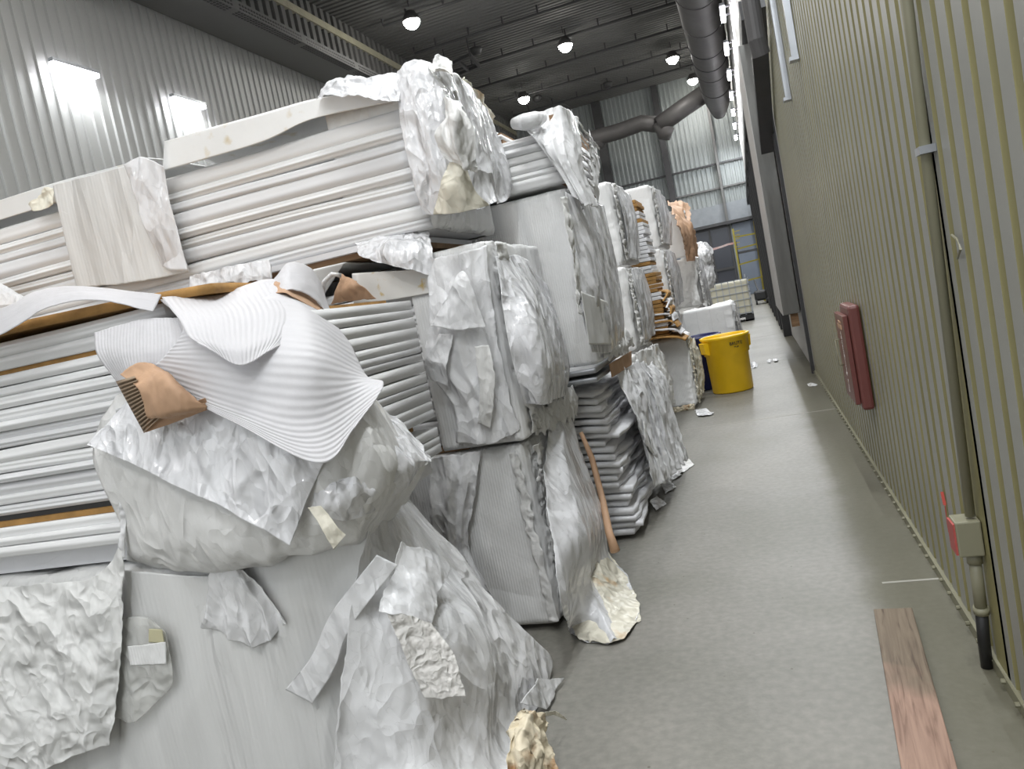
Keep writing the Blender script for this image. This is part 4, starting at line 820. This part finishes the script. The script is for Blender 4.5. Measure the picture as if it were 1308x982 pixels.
C3 = thing('panel_bundle', 'top bundle of the third pile, ribbed panels under a white film hood', 'panel bundle', (-2, 5.3, 2.32), 'bundles of the third pile')
panels(C3, XL_B, -.96, Y0 - .02, Y1, 2.34, 2.66, 6, seed=17, ridge=.012)
panel_slab('panel', XL_B, -1.3, Y0 - .02, Y1, 2.685, .03, M['panel'], C3, 300); panel_slab('panel', XL_B, -1.35, Y0 - .02, Y1, 2.725, .03, M['panel'], C3, 301)
MB().box(XL_B, -1.3, Y0, Y1, 2.66, 2.685).box(XL_B, -1.3, Y0, Y1, 2.712, 2.726).build('cardboard_layer', M['wood'], C3)
hd = drape('film_hood', [[W(656, 150, Y=4.85), W(690, 142, Y=4.95), W(716, 136, Y=4.80), W(738, 150, Y=5.2)],
                         [W(672, 166, Y=4.68), W(700, 180, Y=4.66), W(726, 185, Y=4.70), W(742, 190, Y=4.9)],
                         [W(700, 200, Y=4.66), W(725, 225, Y=4.63), W(740, 225, Y=4.68), W(750, 225, Y=4.9)],
                         [W(725, 240, Y=4.66), W(745, 262, Y=4.62), W(755, 262, Y=4.7), W(765, 265, Y=4.9)]],
           M['film'], C3, amp=.012, s=7, seed=161, folds=.012, nf=5, n=(100, 80), torn=.006)
MB().tube([W(657, 158, Y=4.68), W(670, 156, Y=4.64), W(685, 153, Y=4.68), W(694, 150, Y=4.74)], [.035, .05, .05, .03], 14).build('rolled_film', M['film'], C3, True)
MB().box(-1.0, -.965, Y0 + .05, Y1, 2.34, 2.76).build('inner_board', M['wood'], C3)
for k in range(7):
    a = k / 6; strip('film_strap', W(738 + 4 * a, 158 + 62 * a, X=-.93), W(764 - 2 * a, 192 + 55 * a, X=-.93), (0, 0, 1), .016, M['film'], C3, 60 + k, amp=.01, n=30)
drape('side_hood', [[W(752, 165, X=-.93), W(762, 188, X=-.92)], [W(755, 210, X=-.92), W(765, 215, X=-.91)], [W(758, 240, X=-.92), W(766, 262, X=-.91)]], M['film'], C3, amp=.01, s=10, seed=165, n=(50, 20), torn=.006)

# loose foam boards under the third pile: every board is a thing
def foam_board(z, xo, ang, droop, seed, y0=4.98, big=False):
    r = np.random.default_rng(seed); nx, ny = 16, 26; L = 1.9; Dp = 1.35
    X = np.linspace(-L, 0, nx); Yg = np.linspace(0, Dp, ny); P = np.zeros((nx, ny, 3))
    c, s = math.cos(ang), math.sin(ang)
    for i, x in enumerate(X):
        for j, y in enumerate(Yg):
            P[i, j] = (xo + x * c - y * s, y0 + x * s + y * c, z)
    e = np.clip((np.linspace(-L, 0, nx) + .35) / .35, 0, 1)[:, None]
    P[..., 2] += -droop * e ** 2 + .008 * vn(P * [1, 1, .5], 3, 8)
    P[..., 0] += .03 * vn(P, 6, seed + 6) * e
    o = grid_obj('foam_board', P, M['foam_slab'], None, None); solid(o, .030 if not big else .038, 0)
    tag(o, 'thin white foam board in the fanned out heap under the ribbed foam wrapped bundle', 'foam board', 'loose foam boards in the heap')
r = np.random.default_rng(8); z = .06
ks = 0
while z < 1.08:
    u = z / 1.1
    xo = -.95 - .10 * u + r.uniform(-.05, .035); ang = r.uniform(-.09, .05)
    foam_board(z, xo, ang, .006 + .03 * u, 400 + ks, y0=5.02 - .12 * u + r.uniform(-.04, .04), big=ks % 3 == 0)
    z += .049; ks += 1
# wavy film skins hanging over the board ends on the aisle side
for k in range(6):
    x = -.90 + .012 * k; ya = 5.30 + k * .22
    o = drape('torn_foam_sheet', [[(x - .10, ya, 1.14 - .03 * k), (x - .06, ya + .28, 1.15 - .03 * k)], [(x - .02, ya - .02, .85), (x + .02, ya + .26, .82)], [(x + .02, ya - .03, .5), (x + .05, ya + .25, .45)], [(x + .04, ya - .02, .25 - .02 * k), (x + .08, ya + .24, .20 - .02 * k)]],
              M['film'], None, amp=.03, s=7, seed=440 + k, n=(60, 30), torn=.02, folds=.025, nf=2)
    tag(o, 'torn wavy white sheet hanging over the aisle ends of the loose foam boards', 'foam sheet', 'torn sheets over the foam board ends')
for k, (dz, l) in enumerate(((0, 'upper'), (-.055, 'lower'))):
    p = MB().box(-1.9, -.985, 4.70, 5.7, 1.165 + dz, 1.20 + dz).build('steel_sheet', M['steel'], bev=.012); tag(p, l + ' of two shiny metal profiles between the foam wrapped bundle and the loose foam boards', 'metal profile', 'metal profiles')
o = drape('cardboard_piece', [[W(778, 465, X=-.955), W(806, 448, X=-.93)], [W(782, 482, X=-.955), W(806, 466, X=-.93)]], M['card'], None, amp=.006, s=9, seed=5, n=(16, 30), t=.006); tag(o, 'brown cardboard piece beside the shiny metal profiles', 'cardboard')
o = drape('hanging_film', [[W(812, 450, X=-.98), W(822, 445, X=-1.0), W(832, 445, X=-1.02)], [W(815, 510, X=-.94), W(830, 520, X=-.95), W(842, 505, X=-.98)], [W(828, 570, X=-.86), W(842, 570, X=-.86), W(852, 560, X=-.88)], [W(845, 605, Z=.05), W(862, 592, Z=.05), W(868, 580, Z=.05)], [W(848, 622, Z=.01), W(872, 604, Z=.01), W(889, 592, Z=.01)]],
          M['film_dirty'], None, amp=.02, s=8, seed=171, n=(120, 50), torn=.015, folds=.02, nf=2, lift=.005)
tag(o, 'dusty white film hanging behind the loose foam boards down to the floor', 'plastic film')
for k, (a, b) in enumerate((((846, 612), (864, 628)), ((852, 600), (872, 612)), ((835, 640), (852, 650)))):
    o = drape('film_scrap', [[W(a[0] - 6, a[1], Z=.06), W(a[0] + 4, a[1] - 8, Z=.06)], [W(b[0] - 14, b[1] + 2, Z=.01), W(b[0], b[1] - 6, Z=.01)]], M['film'], None, amp=.012, s=14, seed=175 + k, n=(30, 30), torn=.01, lift=.004)
    tag(o, ['middle', 'upper', 'lower'][k] + ' of three film scraps on the floor below the loose foam boards', 'film scrap', 'film scraps at the foam boards')

# ------------------------------------------------------------------ FOURTH PILE (y 8.1 to 9.45)
def wrapped(label, x0, x1, y0, y1, z0, z1, seed, m='foam_wrap', group=None, ruf=.02, ae=.03, lean=0):
    t = thing('wrapped_panel_bundle', label, 'panel bundle', ((x0 + x1) / 2, (y0 + y1) / 2, z0), group)
    shell('plastic_wrap', x0, x1, y0, y1, z0, z1, M[m], t, r=.04, af=.006, ae=ae, se=5, seed=seed, nu=110, nv=46, ruf=ruf, top=.3, lean=lean)
    strip('gathered_seam', (x1 + .02 + lean * (z1 - z0), y0 + .08, z1 - .03), (x1 + .02, y0 + .08, z0 + .03), (0, 1, 0), .11, M['film_dirty'], t, seed + 1, amp=.03, n=60)
    drape('end_film', [[(x1 + .03, y0 + .2, z1 - .03), (x1 + .05, (y0 + y1) / 2, z1 - .02), (x1 + .03, y1 - .05, z1 - .05)], [(x1 + .05, y0 + .2, (z0 + z1) / 2), (x1 + .08, (y0 + y1) / 2, (z0 + z1) / 2), (x1 + .06, y1 - .05, (z0 + z1) / 2)], [(x1 + .03, y0 + .2, z0 + .06), (x1 + .05, (y0 + y1) / 2, z0 + .04), (x1 + .03, y1 - .05, z0 + .05)]],
          M['film_haze'], t, amp=.02, s=4, seed=seed + 5, n=(50, 50), folds=.015, nf=2)
    return t
G4 = 'wrapped bundles of the fourth pile'
wrapped('topmost wrapped bundle of the pile right behind the film hood', -3.6, -1.22, 8.15, 9.40, 1.90, 2.76, 201, group=G4)
wrapped('middle wrapped bundle of the pile right behind the long ribbed foam bundle', -3.6, -1.22, 8.10, 9.45, 1.0, 1.87, 202, group=G4)
d1 = wrapped('lowest wrapped bundle of the pile behind the loose foam boards, dirty at its foot', -3.6, -1.24, 7.9, 9.6, .05, .97, 203, m='film_dirty', group=G4, ae=.05)
o = drape('film_skirt', [[W(822, 445, X=-1.18), W(832, 440, X=-1.15), W(842, 438, X=-1.15)], [W(835, 490, X=-1.12), W(848, 488, X=-1.08), W(856, 480, X=-1.1)], [W(845, 535, X=-1.14), W(856, 525, X=-1.1), W(861, 515, X=-1.12)]], M['film_dirty'], d1, amp=.04, s=6, seed=205, n=(60, 40), folds=.03, nf=3, torn=.02)

# fibreboards stacked between the fourth and fifth pile, standing on the small white bundle
z = .97; ks = 0; r = np.random.default_rng(12)
while z < 2.66:
    u = (z - .97) / 1.7
    x1 = -1.03 - .13 * u + r.uniform(-.02, .02); th = .042; wh = ks % 7 in (3, 4) or 1.9 < z < 2.35
    o = MB().box(-2.2, x1, 9.62, 10.25, z, z + th).build('fibre_board', M['foam_slab'] if wh else M['fibre'])
    o.location = (0, 0, 0)
    if wh: tag(o, 'white foam board between the brown insulation boards beside the fourth pile', 'foam board', 'white boards in the brown insulation stack')
    else: tag(o, 'brown edged insulation board in the narrow stack beside the fourth pile', 'insulation board', 'brown boards in the narrow insulation stack')
    bevel(o, .006); z += th + r.uniform(.002, .008); ks += 1
for k in range(7):
    a = k / 6
    o = drape('bent_board', [[(-1.5, 9.5 + .03 * k, .98 + .10 * k), (-1.02, 9.5 + .03 * k, .98 + .09 * k), (-.86 - .03 * k, 9.55, .90 + .085 * k)], [(-1.5, 10.1, .98 + .10 * k), (-1.02, 10.1, .98 + .09 * k), (-.86 - .03 * k, 10.1, .90 + .085 * k)]], M['foam_slab'] if k % 2 else M['fibre'], None, amp=.01, s=5, seed=500 + k, n=(12, 24), t=.022)
    tag(o, 'thin board drooping at the foot of the brown insulation stack', 'insulation board', 'drooping boards on the small white bundle')

# small dirty bundle on the floor
sb = thing('small_bundle', 'small dirty white bundle on the floor left of the blue bin, its edge torn', 'panel bundle', (-1.15, 10.3, 0))
shell('plastic_wrap', -2.2, -.90, 9.9, 10.75, .04, .93, M['foam_wrap'], sb, r=.05, af=.006, ae=.03, se=6, seed=211, nu=110, nv=50, ruf=.03)
strip('dirty_seam', (-.885, 9.98, .9), (-.885, 9.98, .06), (0, 1, 0), .12, M['film_stain'], sb, 215, amp=.03, n=60)
strip('dirty_foot', (-1.45, 9.88, .03), (-.92, 9.89, .03), (0, 0, 1), .07, M['burnt'], sb, 216, amp=.02, n=50)
drape('end_film', [[(-.87, 10.05, .9), (-.85, 10.6, .85)], [(-.82, 10.1, .5), (-.80, 10.6, .5)], [(-.85, 10.1, .06), (-.84, 10.6, .1)]], M['film_stain'], sb, amp=.04, s=7, seed=217, n=(50, 30), torn=.03)

# ------------------------------------------------------------------ FIFTH PILE (y 11.1 to 13) and beyond
G5 = 'wrapped bundles of the fifth pile'
wrapped('top wrapped bundle of the tallest far pile, left of the hanging brown paper', -3.4, -1.13, 11.2, 12.9, 2.13, 3.0, 221, group=G5)
wrapped('middle wrapped bundle of the tallest far pile, under its top bundle', -3.4, -1.12, 11.1, 12.9, 1.22, 2.10, 222, group=G5)
wrapped('lowest bundle of the tallest far pile, behind the small dirty bundle', -3.4, -1.2, 11.1, 12.8, .04, 1.19, 226, group=G5)
lb = wrapped('long low white bundle lying behind the blue and yellow bins', -3.0, -.36, 12.9, 14.1, .04, 1.10, 231, ruf=.03)
sm = MB()
for k in range(6): sm.box(-1.55 + k * .21, -1.545 + k * .21, 12.885, 12.893, .1, 1.06)
sm.build('sheet_seam', M['panel_grey'], lb)['kind'] = 'stuff'
G6 = 'wrapped bundles of the sixth pile'
wrapped('lowest bundle under the far bundle with shredded film, behind the long low bundle', -3.0, -1.0, 14.4, 16.2, .04, 1.07, 246, group=G6)
g1 = wrapped('upper bundle with brown paper hanging over its end, right of the tallest far pile', -3.0, -.98, 14.5, 16.2, 2.0, 2.85, 241, group=G6)
o = drape('brown_paper_sheet', [[W(852, 258, Y=14.6), W(868, 256, Y=15.4), W(880, 264, Y=15.9)], [W(868, 290, X=-.92), W(878, 290, X=-.88), W(882, 285, X=-.86)], [W(874, 318, X=-.93), W(884, 318, X=-.88), W(888, 310, X=-.88)], [W(876, 334, X=-.95), W(884, 333, X=-.92), W(890, 332, X=-.92)]],
          M['card'], None, amp=.05, s=5, seed=243, n=(80, 50), folds=.05, nf=2, t=.004); tag(o, 'large brown paper sheet hanging over the end of a far upper bundle', 'brown paper')
wrapped('lower bundle with shredded film, under the one with hanging brown paper', -3.0, -.90, 14.4, 16.2, 1.10, 1.97, 245, m='film_dirty', group=G6, ae=.07)
for k, (px, py, y) in enumerate(((900, 325, 17.5), (905, 352, 17.5))):
    o = drape('film_bundle', [[W(px - 12, py - 15, Y=y), W(px, py - 18, Y=y), W(px + 8, py - 8, Y=y + .3)], [W(px - 10, py, Y=y - .3), W(px + 2, py, Y=y - .4), W(px + 12, py + 4, Y=y)], [W(px - 8, py + 16, Y=y), W(px, py + 18, Y=y - .2), W(px + 10, py + 14, Y=y + .2)]], M['film'], None, amp=.10, s=3.5, seed=250 + k, n=(60, 60), lump=.08, torn=.04)
    tag(o, ['upper', 'lower'][k] + ' bunch of loose white film beyond the hanging brown paper', 'plastic film', 'bunches of film at the far end')
wrapped('far white box left of the cream tote, under the loose film', -2.4, -.98, 17.2, 18.6, .04, 1.55, 255)

# ------------------------------------------------------------------ bins
def bin_(label, x, y, m, R=.305, h=.775, rz=0):
    t = thing('waste_bin', label, 'waste bin', (x, y, 0))
    MB().lathe([(0, .004), (R * .86, .004), (R * .89, .02), (R * .93, h * .66), (R * .99, h * .68), (R * 1.0, h * .93), (R * 1.07, h * .95), (R * 1.09, h * .99), (R * 1.02, h), (R * .97, h * .98), (R * .92, h * .66), (R * .84, .05), (0, .04)], (x, y, 0), 56).build('bin_body', M[m], t, True)
    for s in (-1, 1):
        a = rz; c, q = math.cos(a), math.sin(a)
        g = MB()
        def pt(u, v, z): return (x + (u * s) * c - v * q, y + (u * s) * q + v * c, z)
        V = [pt(R * .98, -.07, h * .93), pt(R * 1.22, -.06, h * .93), pt(R * 1.18, -.055, h * .74), pt(R * .96, -.06, h * .70), pt(R * .98, .07, h * .93), pt(R * 1.22, .06, h * .93), pt(R * 1.18, .055, h * .74), pt(R * .96, .06, h * .70)]
        g.add(V, [(0, 1, 5, 4), (1, 2, 6, 5), (0, 3, 2, 1), (4, 5, 6, 7)]); g.build('bin_handle', M[m], t, bev=.006)
    return t
yb = bin_('yellow round waste bin standing in the aisle', -.475, 10.98, 'yellow', rz=.6)
bin_('dark blue round waste bin half hidden behind the yellow bin', -.87, 11.62, 'blue', rz=.5)
for k, (txt, z, s_) in enumerate((('BRUTE', .66, .062), ('44 gal', .615, .028))):
    a = math.radians(-62); Rr = .312
    text('lettering', txt, s_, (-.475 + Rr * math.cos(a), 10.98 + Rr * math.sin(a), z), (-math.sin(a), math.cos(a), 0), (0, 0, 1), M['ink'], yb, ext=.002)

# ------------------------------------------------------------------ tote, ladder and things at the far end
ib = thing('liquid_tote', 'cream plastic liquid tote in a metal cage on a black pallet', 'tote', (-.6, 25.2, 0))
MB().box(-1.25, -.13, 24.55, 25.7, .22, 1.25).build('tank', M['tote'], ib, bev=.06)
g = MB()
for k in range(7):
    x = -1.25 + k * .187; g.box(x - .012, x + .012, 24.52, 24.545, .2, 1.28)
    y = 24.55 + k * .19; g.box(-.125, -.10, y - .012, y + .012, .2, 1.28)
for z in (.25, .46, .67, .88, 1.09, 1.27): g.box(-1.27, -.10, 24.52, 24.545, z - .012, z + .012).box(-.125, -.10, 24.52, 25.72, z - .012, z + .012)
g.build('cage', M['steel'], ib)
MB().box(-1.27, -.10, 24.5, 25.72, .13, .2).box(-1.27, -.9, 24.5, 25.72, 0, .13).box(-.35, -.10, 24.5, 25.72, .0, .05).box(-.35, -.10, 24.5, 24.6, 0, .13).box(-.35, -.1, 25.6, 25.72, 0, .13).build('pallet', M['black'], ib)
ld = thing('mobile_platform', 'yellow mobile ladder platform standing against the far right corner', 'ladder platform', (0, 35, 0))
LY = 35.0
def lb_(a, b, w_, y0=LY, y1=LY): return (W(*a, Y=y0), W(*b, Y=y1))
f = MB()
for a, b, y in (((936, 292), (947, 362), LY), ((963, 282), (976, 377), LY + .6)):
    p, q = W(*a, Y=y), W(*b, Y=y); f.bar(p, (q[0], q[1], .0), .07)
p, q = W(936, 292, Y=LY + 1.2), W(947, 362, Y=LY + 1.2); f.bar(p, (q[0], q[1], 0), .06)
f.build('frame', M['ladder'], ld)
for a, b in (((938, 303), (965, 298)), ((944, 338), (972, 330)), ((947, 360), (975, 353)), ((942, 318), (968, 311))):
    MB().bar(W(*a, Y=LY), W(*b, Y=LY + .3), .06).build('rung', M['ladder'], ld)
a, b = W(941, 322, Y=LY), W(967, 314, Y=LY); MB().box(a[0], b[0], LY, LY + 1.1, a[2] - .08, a[2]).build('deck', M['dark_steel'], ld)
cg = MB()
for k in range(5): a, b = W(937, 296 + 5 * k, Y=LY), W(945, 294 + 5 * k, Y=LY); cg.bar(a, b, .03)
cg.build('cage', M['ladder'], ld)
ba = thing('tape_barrier', 'faded red and white tape strung between two thin posts before the dark windows', 'barrier', (-1.2, 38, 0))
tp = MB(); pts = [W(905, 320, Y=38), W(922, 315, Y=38), W(930, 312, Y=38), W(940, 310, Y=38)]
for p, q in zip(pts, pts[1:]): tp.bar(p, q, .03, .09)
tp.build('tape', surf('red_white_tape', (.55, .25, .22), .5, col2=(.6, .6, .6), vs=2), ba)
for p in (pts[0], pts[-1]): MB().tube([(p[0], 38, 0), (p[0], 38, p[2] + .05)], .03, 8).build('post', M['dark_steel'], ba)
g = thing('floor_machine', 'small black wheeled machine by the yellow platform at the far right corner', 'machine', (.3, 33.5, 0))
MB().box(-.0, .5, 33.2, 34.0, .15, .55).build('body', M['black'], g, bev=.08)
for x in (.02, .42):
    MB().tube([(x, 33.3, .12), (x + .07, 33.3, .12)], .12, 16).build('wheel', M['black'], g)
MB().bar((.2, 33.9, .5), (.1, 34.4, 1.0), .05).build('handle', M['dark_steel'], g)

# scraps of film on the aisle floor
for k, (px, py, wx, wy, l) in enumerate(((900, 527, 13, 5, 'crumpled white film scrap on the aisle floor below the yellow bin'), (983, 461, 4, 2, 'tiny white scrap on the aisle floor right of the yellow bin, left one'), (991, 460, 4, 2, 'tiny white scrap on the aisle floor right of the yellow bin, right one'), (964, 466, 5, 4, 'little heap of white shreds close to the right side of the yellow bin'), (1038, 491, 8, 2, 'thin white shred on the floor near the foot of the right wall'))):
    c = W(px, py, Z=0)
    o = drape('film_scrap', [[W(px - wx, py - wy * .6, Z=.01), W(px, py - wy, Z=.03), W(px + wx, py - wy * .3, Z=.01)], [W(px - wx * .7, py + wy, Z=.006), W(px, py + wy * .7, Z=.02), W(px + wx * .8, py + wy * .6, Z=.006)]], M['film'], None, amp=.02, s=9, seed=600 + k, n=(24, 30), torn=.02, lift=.003)
    tag(o, l, 'film scrap')
